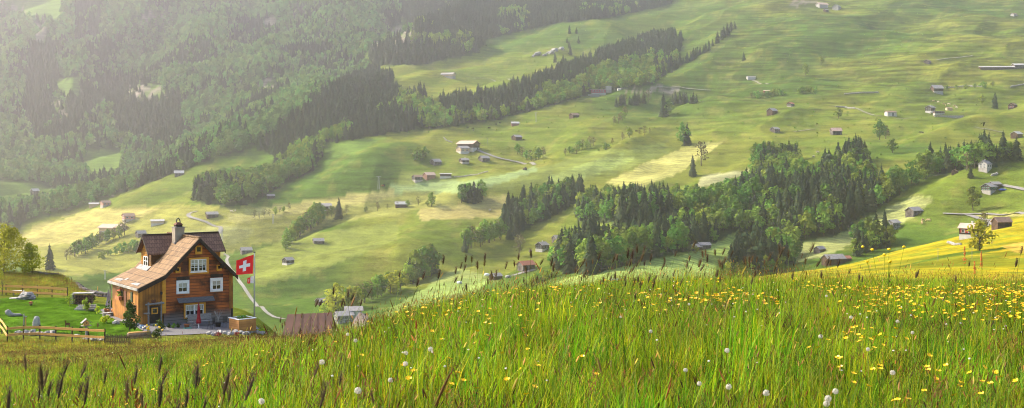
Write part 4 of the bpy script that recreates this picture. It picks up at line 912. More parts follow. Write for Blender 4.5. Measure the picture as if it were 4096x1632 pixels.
for i in range(15): p = dv * (i / 14); MB().box(p.x - .04, p.x + .04, p.y - .02, p.y, p.z, p.z + .72 + .05 * math.sin(i * 2.3)).build('picket', M_PICK, o)
for z in (.2, .55): MB().beam(Vector((0, .03, z)), dv + Vector((0, .03, z)), .04, .08).build('crossbar', M_DRK, o)
# dry stone walls on the rough hill, sapling, posts, hill trees
def drystone(label, uv, h, dmin=95, dmax=145, name='dry_stone_wall', mat=M_STONE, w=.5):
    p = [at(u, v, dmin, dmax) for u, v in uv]; mb = MB(); k = 0
    for a, b in zip(p[:-1], p[1:]):
        n = max(2, int((b - a).length / (h * .55)))
        for i in range(n):
            c = a.lerp(b, i / n); c.z = H1(c.x, c.y)
            for r in range(2): k += 1; rr_ = random.Random(k); mb.blob((c.x - p[0].x + rr_.uniform(-.1, .1) * h, c.y - p[0].y + rr_.uniform(-.2, .2) * h, c.z - p[0].z + h * (.2 + .42 * r)), (h * rr_.uniform(.3, .6), h * .4, h * rr_.uniform(.2, .35)), k, .25, 5)
    o = mb.build(name, mat); o.location = p[0]; return tag(o, label, 'stone wall')
M_DWALL = plain('wall_stone', (.22, .19, .17), (.09, .075, .07), 2, .9, bs=.7)
drystone('upper stretch of dark dry stone wall below the hill trees', [(126, 1094), (190, 1104), (257, 1114)], .35, mat=M_DWALL)
drystone('lower stretch of dark dry stone wall running down to the house', [(304, 1126), (340, 1140), (385, 1156), (430, 1172)], .6, mat=M_DWALL)
for u, v, h, l in ((285, 1122, .6, 'thin post standing on the crest between the two stone walls'), (390, 1182, 1.0, 'leaning wooden stake in the grass left of the house')): o = MB().tube([(0, 0, -.1), (.03, 0, h)], .035, 6).build('wooden_stake', M_NEWW if h > .8 else M_IRON); o.location = gp(u, v); tag(o, l, 'stake')
shrub('broadleaf_tree', 'large olive green tree cut off by the left picture edge on the hill crest', 0, 0, 3.1, 5.6, leafmat('olive_leaves', (.32, .32, .035), (.38, .36, .05), .5, .02, .2), 2600, .26, .2, 'tree', 16, .02, at(18, 1094, 100, 137))
shrub('broadleaf_tree', 'smaller bright green tree right of the large olive tree on the crest', 7, 0, 2.2, 3.6, M_BRIGHT, 2000, .2, .35, 'tree', 14, .02, at(128, 1095, 100, 137))
shrub('sapling', 'thin yellow leaved sapling at the left end of the back fence', 9, 3, .35, 2.6, M_BRD2, 160, .12, .2, 'tree', 7, .2, gp(8, 1182))
print('garden', round(time.time() - T0, 1))
# ------------------------------------------------------------------ farm buildings on the slopes
M_R_GREY = plain('grey_shingle_roof', (.30, .28, .28), (.20, .18, .18), .8, .9, (1, 1, 3))
M_R_BROWN = plain('brown_roof', (.26, .17, .13), (.17, .11, .09), .8, .9)
M_R_TAN = plain('tan_roof', (.48, .34, .28), (.38, .27, .22), .6, .9)
M_R_RED = plain('red_tile_roof', (.36, .13, .08), (.26, .10, .07), .9, .9)
M_R_PALE = plain('pale_metal_roof', (.40, .385, .39), (.30, .29, .29), .6, .6)
M_R_RUST = plain('rusty_sheet_roof', (.34, .15, .10), (.45, .38, .36), .7, .8, (3, 1, 1))
M_W_BRN = boards('brown_barn_boards', (.15, .085, .055), (.085, .05, .035), .4, 0, .9)
M_W_GRY = boards('grey_barn_boards', (.24, .21, .20), (.15, .13, .125), .4, 0, .9)
M_W_DRK = boards('dark_chalet_boards', (.07, .04, .028), (.04, .025, .02), .35, 2, .9)
M_W_WHT = plain('white_render', (.50, .48, .45), (.40, .38, .36), .5, .9)
M_W_TAN = plain('tan_render', (.52, .38, .25), (.44, .31, .20), .5, .9)
M_W_PNK = plain('pink_render', (.55, .28, .21), (.46, .23, .18), .5, .9)
M_BASE = plain('stone_base', (.38, .35, .32), (.28, .26, .24), .8, .9)
M_W_SHG = boards('grey_shingle_wall', (.46, .45, .43), (.36, .35, .34), .35, 2, .9)
M_GREEN = plain('green_shutters', (.05, .16, .10), None, 3); M_SHRED = plain('red_shutters', (.38, .06, .06), None, 3); M_OPEN = plain('dark_opening', (.012, .011, .010), None, 2)
M_WPANE = plain('bright_window', (.50, .52, .52), (.3, .32, .33), 1, .25)
NB_ = [0]
def farm(name, label, cat, u, v, w, rot, wall, roof, ratio=1.35, hr=.42, pitch=.62, base=None, win=None, shut=None, door=None, chim=False, over=.09, dmin=420, group=None, gable=None, dep=None):
    """a gabled building: ridge along local x, `rot` degrees; `win` = (gable cols, rows, side cols, rows); hr = eave height / gable width"""
    p = at(u, v, dmin) if dep is None else ray(u, v, dep); NB_[0] += 1
    w *= 1.14; px = p.y / F; c, s = abs(math.cos(R(rot))), abs(math.sin(R(rot)))
    W = w * px / (ratio * c + s) * .93; L = W * ratio; h = W * hr; rz = W / 2 * pitch; ov = W * over
    # let the building sit back so that its near foot meets the pixel
    o = thing(name, label, cat, p + Vector((0, L * s * .3 + W * c * .3, 0)), R(rot), group)
    zg = H1(o.location.x, o.location.y) if dep is None else p.z; o.location.z = (zg + p.z) / 2 if dep is None else p.z
    hb = h * .36 if base else 0
    q = lambda mb, nm, mt, par=None: mb.build(nm, mt, par or o)
    mb = MB()
    g = [(-L / 2, -W / 2, hb - (0 if base else W * .35)), (-L / 2, W / 2, hb - (0 if base else W * .35)), (-L / 2, W / 2, h), (-L / 2, 0, h + rz), (-L / 2, -W / 2, h)]
    mb.hexa(g, (L, 0, 0)); q(mb, 'wall', wall)
    if gable is not None:
        mb = MB(); mb.hexa([(-L / 2 - .06, W / 2, hb), (-L / 2 - .06, W / 2, h), (-L / 2 - .06, 0, h + rz * .97), (-L / 2 - .06, -W / 2, h), (-L / 2 - .06, -W / 2, hb)], (.055, 0, 0)); q(mb, 'gable_front', gable)
    if base: q(MB().box(-L / 2 + .02, L / 2 - .02, -W / 2 + .02, W / 2 - .02, -W * .4, hb), 'foundation', base)
    mb = MB(); th = W * .03 + .05
    for sg in (-1, 1):
        e = W / 2 + ov; z1 = h - ov * pitch
        mb.hexa([(-L / 2 - ov, 0, h + rz), (L / 2 + ov, 0, h + rz), (L / 2 + ov, sg * e, z1), (-L / 2 - ov, sg * e, z1)], (0, 0, th))
    rf = q(mb, 'roof', roof)
    if chim: q(MB().box(L * .12, L * .12 + .7, W * .06, W * .06 + .7, h + rz * .6, h + rz + 1.0), 'chimney', M_W_WHT, rf)
    def opening(face, cc, zc, ww, hh, mat, nm, fr=True):
        k = .08
        def bx(a0, a1, b0, b1, d0, d1):
            if face == 'g': x0, x1 = (-L / 2 - d1, -L / 2 - d0) if rot >= 0 else (L / 2 + d0, L / 2 + d1); return (x0, x1, a0, a1, b0, b1)
            return (a0, a1, -W / 2 - d1, -W / 2 - d0, b0, b1)
        wn = q(MB().box(*bx(cc - ww / 2, cc + ww / 2, zc - hh / 2, zc + hh / 2, .0651, .10)), nm, mat)
        if fr and nm == 'window':
            q(MB().box(*bx(cc - ww * .36, cc - ww * .05, zc - hh * .38, zc + hh * .38, .1001, .12)), 'pane', M_OPEN, wn); q(MB().box(*bx(cc + ww * .05, cc + ww * .36, zc - hh * .38, zc + hh * .38, .1001, .12)), 'pane', M_OPEN, wn)
        if shut and nm == 'window':
            for sg in (-1, 1): q(MB().box(*bx(cc + sg * ww * .72 - ww * .2, cc + sg * ww * .72 + ww * .2, zc - hh / 2, zc + hh / 2, .066, .13)), 'shutter', shut, wn)
    if win:
        gc, gr, sc_, sr = win
        for r in range(gr):
            zc = hb + (h - hb) * (r + .5) / gr if gr > 1 else (hb + h) / 2
            for k in range(gc): opening('g', W * (.84 * ((k + .5) / gc - .5)), zc, W * .5 / max(gc, 2), min((h - hb) / gr * .55, 1.5), M_WPANE, 'window')
        if gc > 1: opening('g', 0, h + rz * .32, W * .2, min(rz * .3, 1.4), M_WPANE, 'window')
        for r in range(sr):
            for k in range(sc_): opening('s', L * (.86 * ((k + .5) / sc_ - .5)), hb + (h - hb) * (r + .5) / sr, L * .42 / max(sc_, 2), (h - hb) / sr * .5, M_WPANE, 'window')
    if door:
        f, cc, ww, hh = door; opening(f, cc * (W if f == 'g' else L), hh * h / 2, ww * (W if f == 'g' else L), hh * h, M_OPEN, 'barn_door' if cat == 'barn' else 'door', False)
    return o
B = farm
def z8(x, y, ox, oy): return (ox + x / 1.258, oy + y / 1.258)
# left side
big = B('farm_barn', 'large tan barn with pale pink roof above the tree row left of the house', 'barn', *z8(560, 150, 0, 816), 108, -24, M_W_TAN, M_R_TAN, 2.0, .42, .45, M_BASE, None, None, ('s', -.1, .2, .3))
B('farmhouse', 'pink two storey farmhouse above the large tan barn', 'house', *z8(640, 90, 0, 816), 50, 33, M_W_PNK, M_R_BROWN, 1.25, .62, .5, M_BASE, (3, 2, 2, 1))
B('livestock_shed', 'white walled shed with pale metal roof right of the pink farmhouse', 'barn', *z8(788, 106, 0, 816), 52, 14, M_W_TAN, M_R_PALE, 1.9, .55, .4, M_W_WHT)
B('hay_barn', 'small grey barn just above the left dormer of the brown house', 'barn', *z8(704, 166, 0, 816), 41, 40, M_W_GRY, M_R_GREY, 1.3, .5, .75)
B('hay_barn', 'brown barn with pale roof beside the winding road bend', 'barn', *z8(1062, 71, 0, 816), 49, 26, M_W_BRN, M_R_GREY, 1.5, .45, .6, None, None, None, ('s', .1, .25, .8))
B('hay_barn', 'grey barn directly above the large flag', 'barn', *z8(1235, 250, 0, 816), 47, 24, M_W_GRY, M_R_GREY, 1.4, .45, .7)
B('livestock_shed', 'low pale shed with light roof left of its red roofed neighbour at the forest edge', 'barn', 374, 828, 38, 10, M_W_TAN, M_R_PALE, 1.7, .5, .4)
B('farmhouse', 'dark farmhouse with reddish roof right beside the low pale shed on the left slope', 'house', 418, 828, 40, 38, M_W_PNK, M_R_BROWN, 1.2, .6, .55, M_BASE, (2, 2, 2, 1))
B('hay_barn', 'hazy barn alone on the small meadow at the far left', 'barn', *z8(170, 975, 0, 0), 32, 52, M_W_GRY, M_R_PALE, 1.2, .5, .7)
B('hay_barn', 'barn with pale blue grey roof on the crest below the dark forest at left', 'barn', *z8(898, 886, 0, 0), 38, 16, M_W_GRY, M_R_PALE, 1.4, .45, .7)
# centre left
B('hay_barn', 'small grey barn at the lower end of the tree slope left of centre', 'barn', *z8(72, 487, 1024, 408), 32, 22, M_W_GRY, M_R_GREY, 1.3, .5, .6)
B('hay_barn', 'small weathered barn alone in the middle of the smooth green slope', 'barn', *z8(312, 713, 1024, 408), 44, 20, M_W_GRY, M_R_GREY, 1.5, .4, .7)
B('chalet', 'little dark chalet with white base at the end of the hedgerow right of the flag', 'house', *z8(158, 820, 1024, 408), 44, 48, M_W_DRK, M_R_GREY, 1.15, .62, .62, M_W_WHT, (2, 2, 1, 1))
B('livestock_shed', 'grey roofed shed with white lower walls at the top of the hedgerow', 'barn', *z8(335, 548, 1024, 408), 64, 18, M_W_WHT, M_R_GREY, 1.6, .42, .5, None, None, None, ('s', .15, .3, .8))
B('hay_barn', 'grey barn with dark side on the crest of the green knoll', 'barn', *z8(730, 530, 1024, 408), 48, 8, M_W_BRN, M_R_PALE, 1.6, .42, .6)
B('chalet', 'dark chalet at the left end of the three building farm group', 'house', *z8(810, 403, 1024, 408), 41, 34, M_W_DRK, M_R_BROWN, 1.2, .6, .55, M_BASE, (2, 2, 2, 1))
B('hay_barn', 'reddish brown barn in the middle of the three building farm group', 'barn', *z8(870, 390, 1024, 408), 48, 35, plain('reddish_boards', (.24, .12, .08), (.17, .085, .06), 1.0), M_R_TAN, 1.3, .5, .6)
B('livestock_shed', 'long shed with flat pale roof at the right end of the three building farm group', 'barn', *z8(954, 383, 1024, 408), 44, 4, M_W_BRN, M_R_PALE, 2.0, .7, .15, M_W_WHT)
B('hay_barn', 'grey barn left below the large farm with the wide roof', 'barn', *z8(904, 318, 1024, 408), 42, 40, M_W_GRY, M_R_GREY, 1.3, .5, .7)
B('chalet', 'small house with round light patch on its gable below the large wide roofed farm', 'house', *z8(1047, 310, 1024, 408), 38, 33, M_W_BRN, M_R_GREY, 1.3, .5, .6, M_BASE, (1, 1, 1, 1), None, None, True)
B('hay_barn', 'grey barn under the access road of the large wide roofed farm', 'barn', *z8(1147, 301, 1024, 408), 43, 38, M_W_GRY, M_R_GREY, 1.35, .5, .65)
B('farm_barn', 'large farm barn with wide tan roof and dark gable on the middle slope', 'barn', *z8(1068, 246, 1024, 408), 84, -32, M_W_BRN, M_R_TAN, 1.5, .5, .45, M_W_WHT, (0, 0, 0, 0), None, ('g', .2, .2, .35))
B('farmhouse', 'light farmhouse with grey roof built against the large wide roofed barn', 'house', *z8(1040, 260, 1024, 408), 50, 34, M_W_TAN, M_R_GREY, 1.25, .6, .5, M_W_WHT, (3, 2, 2, 2))
B('hay_barn', 'barn with pale roof on the meadow shoulder below the right end of the forest belt', 'barn', *z8(16, 120, 2048, 408), 30, 6, plain('red_boards', (.22, .10, .08), None, 1), M_R_PALE, 1.5, .5, .6)
B('hay_barn', 'weathered barn below the pale roofed one beside the bare tree', 'barn', *z8(24, 193, 2048, 408), 40, 40, M_W_BRN, M_R_GREY, 1.3, .5, .6)
B('hay_barn', 'brown barn alone on the round knoll below the cable car station', 'barn', *z8(314, 80, 2048, 408), 38, 36, M_W_BRN, M_R_BROWN, 1.35, .5, .6)
B('alpine_hut', 'long low alpine hut on the high pasture inside the forest ring', 'hut', *z8(966, 391, 1024, 0), 56, -22, M_W_TAN, M_R_GREY, 1.9, .4, .5, M_BASE)
# lower centre
B('hay_barn', 'big grey barn uphill from the dark chalet at the edge of the lower wood', 'barn', *z8(236, 709, 2048, 408), 53, 32, M_W_GRY, M_R_GREY, 1.4, .5, .65, None, None, None, ('s', -.1, .18, .7))
B('chalet', 'dark chalet with white cellar wall and many windows near the lower wood', 'house', *z8(152, 752, 2048, 408), 51, 50, M_W_DRK, M_R_GREY, 1.2, .68, .6, M_W_WHT, (3, 2, 2, 1), None, None, True)
B('tool_shed', 'tiny grey shed between round trees and the dark chalet', 'shed', *z8(92, 754, 2048, 408), 12, 35, M_W_GRY, M_R_GREY, 1.2, .6, .6)
B('hay_barn', 'grey brown barn with red tile roof on the lower slope', 'barn', *z8(70, 848, 2048, 408), 70, 36, M_W_GRY, M_R_RED, 1.4, .5, .62, None, None, None, ('s', -.2, .2, .8))
B('hay_barn', 'grey roofed barn beside white bales above the seed heads left of centre', 'barn', *z8(1206, 896, 1024, 408), 50, 40, M_W_BRN, M_R_GREY, 1.3, .5, .6)
B('hay_barn', 'left wing of the double grey barn on the mown meadow below the wood', 'barn', *z8(925, 748, 2048, 408), 50, 30, M_W_BRN, M_R_GREY, 1.3, .42, .6)
B('hay_barn', 'right and taller wing of the double grey barn on the mown meadow', 'barn', *z8(968, 741, 2048, 408), 54, 22, M_W_GRY, M_R_GREY, 1.6, .5, .6)
B('hay_barn', 'grey roof barely rising behind the foxtail heads at centre', 'barn', 2462, 1136, 44, 14, M_W_GRY, M_R_GREY, 1.5, .45, .6)
B('farmhouse', 'white rendered farmhouse with grey roof behind the brown shed roof', 'house', 1372, 1292, 76, 26, M_W_SHG, M_R_GREY, 1.35, .6, .55, None, (3, 2, 3, 2), None, None)
B('farm_barn', 'tall grey roofed barn behind the white rendered farmhouse', 'barn', 1412, 1280, 70, 10, M_W_WHT, M_R_GREY, 1.3, .75, .5)
B('hay_barn', 'grey barn among yellow trees above the brown shed roof', 'barn', 1285, 1220, 50, 38, M_W_BRN, M_R_GREY, 1.3, .5, .6)
B('garden_house', 'small red roofed building between the yellow trees and the white farmhouse', 'shed', 1338, 1250, 36, 24, plain('red_brown_boards', (.2, .08, .06), None, 1), M_R_BROWN, 1.3, .45, .5)
# right side
B('farm_barn', 'long brown barn with grey roof on the yellow flower slope', 'barn', *z8(336, 818, 3072, 408), 88, 22, M_W_BRN, M_R_GREY, 1.75, .5, .62, None, None, None, ('s', .1, .16, .8), dmin=300)
B('barn_annex', 'red roofed annex at the right end of the long barn on the yellow slope', 'shed', *z8(395, 803, 3072, 408), 40, 20, M_W_BRN, M_R_RED, 1.2, .45, .6, dmin=300)
B('hay_barn', 'small grey barn behind the long barn of the yellow slope', 'barn', *z8(264, 758, 3072, 408), 46, 40, M_W_GRY, M_R_GREY, 1.3, .5, .65)
B('chalet', 'tall brown chalet with white side and tan roof on the crest of the yellow slope', 'house', *z8(1022, 684, 3072, 408), 76, -40, M_W_DRK, M_R_TAN, 1.15, .78, .6, M_W_WHT, (2, 2, 2, 1), M_SHRED, None, True, dmin=300, group=None)
B('hay_barn', 'dark plank barn with brown roof beside the road at the right edge', 'barn', *z8(1184, 634, 3072, 408), 68, 14, M_W_BRN, M_R_BROWN, 1.5, .62, .8, None, None, None, ('s', .15, .25, .6), dmin=300)
B('farmhouse', 'white house with grey roof and two rows of windows below the tan mown strip', 'house', *z8(636, 642, 3072, 408), 54, 35, M_W_SHG, M_R_GREY, 1.2, .72, .55, None, (2, 3, 2, 2), None, None)
B('hay_barn', 'grey brown barn with ivy at the top of the tan mown strip', 'barn', *z8(742, 571, 3072, 408), 64, 33, M_W_GRY, M_R_GREY, 1.35, .45, .62)
B('farmhouse', 'dark farmhouse with green shutters and grey roof at the end of the right access road', 'house', *z8(1122, 460, 3072, 408), 62, 40, M_W_DRK, M_R_GREY, 1.3, .6, .58, M_BASE, (2, 2, 2, 1), M_GREEN)
B('hay_barn', 'brown barn with grey roof joined behind the green shuttered farmhouse', 'barn', *z8(1148, 438, 3072, 408), 48, 24, M_W_BRN, M_R_GREY, 1.3, .55, .55)
B('farmhouse', 'white house with steep grey roof between brown tree and wood at right', 'house', *z8(1100, 350, 3072, 408), 50, 42, M_W_WHT, M_R_GREY, 1.1, .75, .7, M_BASE, (2, 2, 2, 1), None, None, True)
B('cabin', 'small brown cabin in front of the right end of the dark wood', 'hut', *z8(944, 361, 3072, 408), 28, 58, M_W_BRN, M_R_BROWN, 1.1, .5, .6)
B('hay_barn', 'dark barn with pale roof at the right edge above the wood', 'barn', *z8(1258, 181, 3072, 408), 46, 38, M_W_BRN, M_R_PALE, 1.3, .55, .6)
B('hay_barn', 'barn with rusty patched sheet roof above the dark wood', 'barn', *z8(345, 166, 3072, 408), 40, 8, M_W_GRY, M_R_RUST, 1.4, .6, .8, None, None, None, ('s', .1, .4, .8))
B('guest_house', 'brown guest house with white window rows on the sunny right slope', 'house', *z8(822, 570, 3072, 0), 40, 45, M_W_DRK, M_R_GREY, 1.25, .8, .55, M_W_WHT, (3, 2, 2, 2), None, None, True)
B('hotel_wing', 'long flat roofed glazed wing beside the brown guest house', 'house', *z8(862, 577, 3072, 0), 40, 6, M_W_BRN, M_R_GREY, 2.2, .7, .06, M_W_WHT, (0, 0, 5, 2))
t_ = B('terrace_wall', 'long stone terrace wall below the glazed wing of the guest house', 'wall', *z8(910, 590, 3072, 0), 112, 2, M_STONE, M_R_TAN, 7.0, .34, .03)
B('round_hut', 'small round topped hut right of the guest house', 'hut', *z8(913, 556, 3072, 0), 24, 10, M_W_TAN, M_R_TAN, 1.5, .6, .2)
B('livestock_shed', 'white and red shed left of the guest house beside the track', 'barn', *z8(620, 585, 3072, 0), 42, 12, M_W_WHT, M_R_BROWN, 1.6, .6, .4, None, None, None, ('s', .1, .14, .8))
B('chalet', 'red and black chalet with white windows near the right edge', 'house', *z8(1237, 545, 3072, 0), 36, 48, M_W_DRK, M_R_BROWN, 1.2, .55, .7, None, (2, 1, 1, 1), M_SHRED)
B('hay_barn', 'grey roofed barn behind the treetops of the dark wood', 'barn', *z8(38, 667, 3072, 0), 38, 40, M_W_GRY, M_R_GREY, 1.3, .5, .6)
B('hay_barn', 'dark barn with slanting pale roof left of the little red chalet', 'barn', *z8(24, 576, 3072, 0), 42, 44, M_W_BRN, M_R_GREY, 1.25, .5, .7)
B('chalet', 'tiny brown chalet with balcony right of the dark barn', 'house', *z8(116, 538, 3072, 0), 30, 46, M_W_BRN, M_R_RED, 1.15, .55, .6, M_BASE, (2, 1, 1, 1))
B('hay_barn', 'grey shed with open brown side below the dry stone wall', 'barn', *z8(854, 470, 3072, 0), 42, 10, M_W_BRN, M_R_GREY, 1.3, .6, .8, M_STONE)
B('alpine_hut', 'lone dark hut with shingled roof high on the right pasture', 'hut', *z8(806, 322, 3072, 0), 30, 50, M_W_GRY, M_R_BROWN, 1.2, .45, .7)
B('cow_shed', 'very long low shed with pale roof high at the right', 'barn', *z8(1155, 352, 3072, 0), 128, -4, M_W_BRN, M_R_PALE, 5.5, .4, .3)
B('cow_shed', 'shorter pale roofed shed at the right edge beside the very long shed', 'barn', *z8(1264, 345, 3072, 0), 44, 6, M_W_GRY, M_R_PALE, 1.6, .5, .4)
B('alpine_hut', 'tan roofed stone hut among the rocks at the top of the pasture', 'hut', *z8(275, 39, 3072, 0), 44, 20, M_STONE, M_R_TAN, 1.5, .4, .6)
B('alpine_hut', 'smallest hut between the two larger huts at the top of the pasture', 'hut', *z8(293, 60, 3072, 0), 20, 30, M_W_BRN, M_R_GREY, 1.2, .5, .6)
B('alpine_hut', 'grey gabled stone hut right of the tan roofed hut at the top', 'hut', *z8(350, 50, 3072, 0), 36, 52, M_STONE, M_R_GREY, 1.2, .45, .7)
B('alpine_hut', 'small stone hut near the upper right corner', 'hut', *z8(1241, 82, 3072, 0), 26, 30, M_STONE, M_R_BROWN, 1.3, .4, .6)
B('livestock_shed', 'white shed dug into the high slope right of the dark tree row', 'barn', *z8(1204, 401, 2048, 0), 32, 4, M_W_WHT, M_R_GREY, 1.7, .55, .2)
B('livestock_shed', 'small red shed left of the bushes at mid height', 'barn', *z8(1282, 469, 2048, 0), 24, 4, plain('shed_red', (.28, .09, .07), None, 1), M_R_TAN, 1.6, .5, .3)
# cable car station
st = B('cable_station', 'red and white cable car station with flat roof at the end of the forest belt', 'station', *z8(436, 478, 2048, 0), 58, -8, plain('station_red', (.38, .05, .08), None, 1), M_W_WHT, 2.2, .75, .05, M_W_WHT, (0, 0, 5, 1))
B('station_tower', 'white machine tower right of the red cable car station', 'station', *z8(486, 466, 2048, 0), 22, 10, M_W_WHT, M_W_WHT, 1.1, 1.3, .08, M_BASE)
B('station_terrace', 'pale terrace with railing in front of the red cable car station', 'terrace', *z8(412, 487, 2048, 0), 44, -6, M_BASE, M_W_WHT, 2.6, .55, .04)
B('kiosk', 'small white kiosk on the gravel right of the cable car station', 'hut', *z8(540, 455, 2048, 0), 14, 10, M_W_WHT, M_R_PALE, 1.2, .6, .3)
# near shed roofs rising behind the meadow
def roofshed(name, label, corners, d, mat, wall, depth):
    p = [ray(u, v, d) for u, v in corners]; o = thing(name, label, 'shed', p[0]); a, b, c, e = [q - p[0] for q in p]   # ridge left, ridge right, eave right, eave left (towards the lens)
    n = Vector((0, -depth, 0)); MB().hexa([a, b, c + n, e + n], (0, 0, .08)).build('roof', mat, o)
    MB().hexa([a + Vector((0, .02, -.05)), b + Vector((0, .02, -.05)), Vector((c.x, depth, c.z)), Vector((e.x, depth, e.z))], (0, 0, .08)).build('back_roof', mat, o)
    bz = -6.5; w_ = MB(); i = .12
    w_.hexa([(a.x + .05, 0, a.z - .1), (e.x + .15, -depth + .2, e.z - .05), (e.x + .15, -depth + .2, e.z + bz), (e.x + .15, depth - .2, e.z + bz), (e.x + .15, depth - .2, e.z - .05)], (b.x - a.x - .2, 0, 0)); w_.build('wall', wall, o)
    for k in range(1, 6):
        t = k / 6; MB().beam(a.lerp(b, t) + Vector((0, -.01, .11)), (e + n).lerp(c + n, t) + Vector((0, 0, .11)), .03, .03).build('roof_seam', mat, o)
    return o
roofshed('field_shed', 'brown metal roofed shed half hidden by the meadow grass', [(1150, 1260), (1328, 1252), (1346, 1345), (1138, 1350)], 150, plain('brown_metal_roof', (.20, .098, .066), (.15, .075, .052), .7, .6), M_DRK, 2.2)
roofshed('field_shed', 'shed with pale tan roof peeking over the grass right of the brown shed', [(1436, 1252), (1470, 1262), (1490, 1330), (1385, 1330)], 175, M_R_TAN, M_DRK, 2.4)
print('buildings', NB_[0], round(time.time() - T0, 1))
# ------------------------------------------------------------------ single trees and hedgerows
SPP = [spruce_mb(18, 400 + i, 13, 8).build('crown', [M_SPR]) for i in range(3)]
BRP = [crown_mb(12, 4.2, 420 + i, 360, 1.25, 10, .14).build('crown', [M_BRD]) for i in range(4)]
BRY = [crown_mb(12, 5.0, 430 + i, 420, 1.3, 11, -.02).build('crown', [M_BRD2]) for i in range(2)]
BSH = [crown_mb(5, 3.2, 440 + i, 200, 1.0, 8, .02).build('crown', [M_BRD]) for i in range(2)]
BRN = [crown_mb(12, 3.6, 450 + i, 170, .95, 9, .16).build('crown', [leafmat('sparse_leaves', (.12, .13, .05), (.15, .12, .05), .3, .02, .3)]) for i in range(2)]
TRK = trunk_mb(12, .3, 9, 4, .7).build('trunk', [M_BARK]); TRS = trunk_mb(18, .28, 10, 0, .9).build('trunk', [M_BARK])
for o in SPP + BRP + BRY + BSH + BRN + [TRK, TRS]: COL.objects.unlink(o)
KIND = {'s': (SPP, 18, 'spruce_tree'), 'b': (BRP, 12, 'broadleaf_tree'), 'y': (BRY, 12, 'broadleaf_tree'), 'u': (BSH, 5, 'bush'), 'n': (BRN, 12, 'sparse_tree')}
TC = [0]
def tree(k, u, v, hpx, label, group=None, dmin=420, wide=1.0, p=None):
    p = at(u, v, dmin) if p is None else p; pr, hh, nm = KIND[k]; s = hpx * p.y / F / hh; TC[0] += 1; r = random.Random(TC[0])
    o = thing(nm, label, 'bush' if k == 'u' else 'tree', p - Vector((0, 0, .2)), r.uniform(0, 6.28), group); w = wide * r.uniform(.9, 1.1)
    o.scale = (s * w, s * w, s)
    c = pr[TC[0] % len(pr)].copy(); c.name = 'crown'; COL.objects.link(c); c.parent = o
    if k != 'u': t = (TRS if k == 's' else TRK).copy(); t.name = 'trunk'; COL.objects.link(t); t.parent = o
    return o
def hedge(label, group, uv, n, kinds, h0, h1, jit=6, dmin=420, wide=1.0):
    r = random.Random(len(label) + n); L = [math.dist(a, b) for a, b in zip(uv[:-1], uv[1:])]; T = sum(L)
    for i in range(n):
        t = (i + .5) / n * T
        for a, b, l in zip(uv[:-1], uv[1:], L):
            if t <= l: q = t / l; break
            t -= l
        tree(r.choice(kinds), a[0] + (b[0] - a[0]) * q + r.uniform(-jit, jit), a[1] + (b[1] - a[1]) * q + r.uniform(-jit, jit) * .6, r.uniform(h0, h1), label, group, dmin, wide)
HG = lambda *a, **k: hedge(a[0], a[1], P(*a[2]), *a[3:], **k)
HG('leafy tree of the hedgerow climbing to the grey roofed shed', 'trees of the hedgerow left of centre', [(715, 632), (735, 605), (760, 585), (790, 567), (815, 552)], 30, 'bbbbn', 48, 88, 10)
HG('leafy tree of the dense row climbing from the white farmhouse', 'trees of the long lower hedgerow', [(835, 788), (880, 772), (930, 755), (985, 735), (1030, 715), (1085, 692)], 44, 'bbbbny', 50, 92, 11)
HG('tree in the tall mixed clump on the lower hedgerow', 'trees of the tall clump', [(1030, 706), (1070, 695), (1100, 680)], 12, 'bbs', 90, 130, 9)
HG('leafy tree of the row leading up to the dark wood', 'trees between clump and wood', [(1165, 632), (1200, 620), (1235, 607), (1265, 598)], 14, 'bbbsn', 55, 100, 8)
HG('tree of the hazy row below the large tan barn', 'trees of the row left of the house', [(165, 655), (205, 640), (240, 624), (275, 608), (315, 590)], 20, 'bbbn', 42, 70, 7)
HG('bush on the hazy slope left of the house', 'bushes left of the house', [(255, 650), (290, 640), (330, 632), (345, 620)], 9, 'ubb', 25, 48, 8)
HG('thin tree of the sparse row along the tan field', 'small trees along the tan field', [(632, 556), (655, 548), (680, 542), (700, 538), (735, 528)], 8, 'nnb', 22, 42, 4)
HG('small tree beside the grey roofed shed', 'small trees by the grey roofed shed', [(790, 545), (815, 549), (840, 545), (880, 541)], 7, 'nbb', 30, 50, 4)
HG('small leafy tree on the knoll crest', 'small trees on the knoll crest', [(910, 535), (1000, 524), (1020, 522), (1055, 517), (1088, 520)], 7, 'nnb', 22, 42, 5)
HG('dark spruce in the compact grove beside the pale field', 'spruces of the compact grove', [(1152, 510), (1175, 506), (1200, 508), (1215, 500), (1165, 503), (1195, 500)], 14, 'sssb', 62, 82, 8)
HG('leafy tree in the small grove below the large farm', 'trees below the large farm', [(1042, 405), (1060, 398), (1070, 392)], 7, 'bu', 30, 50, 6)
HG('tree beside the field road bend', 'trees by the field road', [(1300, 388), (1325, 402), (1350, 405), (1368, 395)], 8, 'bbn', 40, 62, 8)
HG('shrubby tree between the two mown slopes', 'shrubby trees on the middle slope', [(1418, 390), (1450, 385), (1475, 372), (1495, 362)], 9, 'nbb', 28, 48, 7)
HG('shrubby tree in the gully below the cable car station', 'gully trees', [(1545, 318), (1560, 305), (1575, 290)], 6, 'nb', 32, 55, 6)
HG('bushy tree on the bank under the gully', 'bank trees', [(1510, 382), (1535, 372), (1560, 352), (1640, 335), (1612, 345)], 7, 'nub', 25, 45, 6)
HG('dark spruce in the small row right of the cable car station', 'spruces right of the station', [(1550, 268), (1575, 262), (1600, 262), (1630, 258)], 14, 'sssn', 35, 58, 7)
HG('dark spruce in the thin file climbing the high slope', 'spruces of the thin file', [(1655, 195), (1690, 180), (1720, 160), (1755, 142), (1790, 118), (1830, 85), (1848, 68)], 30, 's', 25, 52, 6)
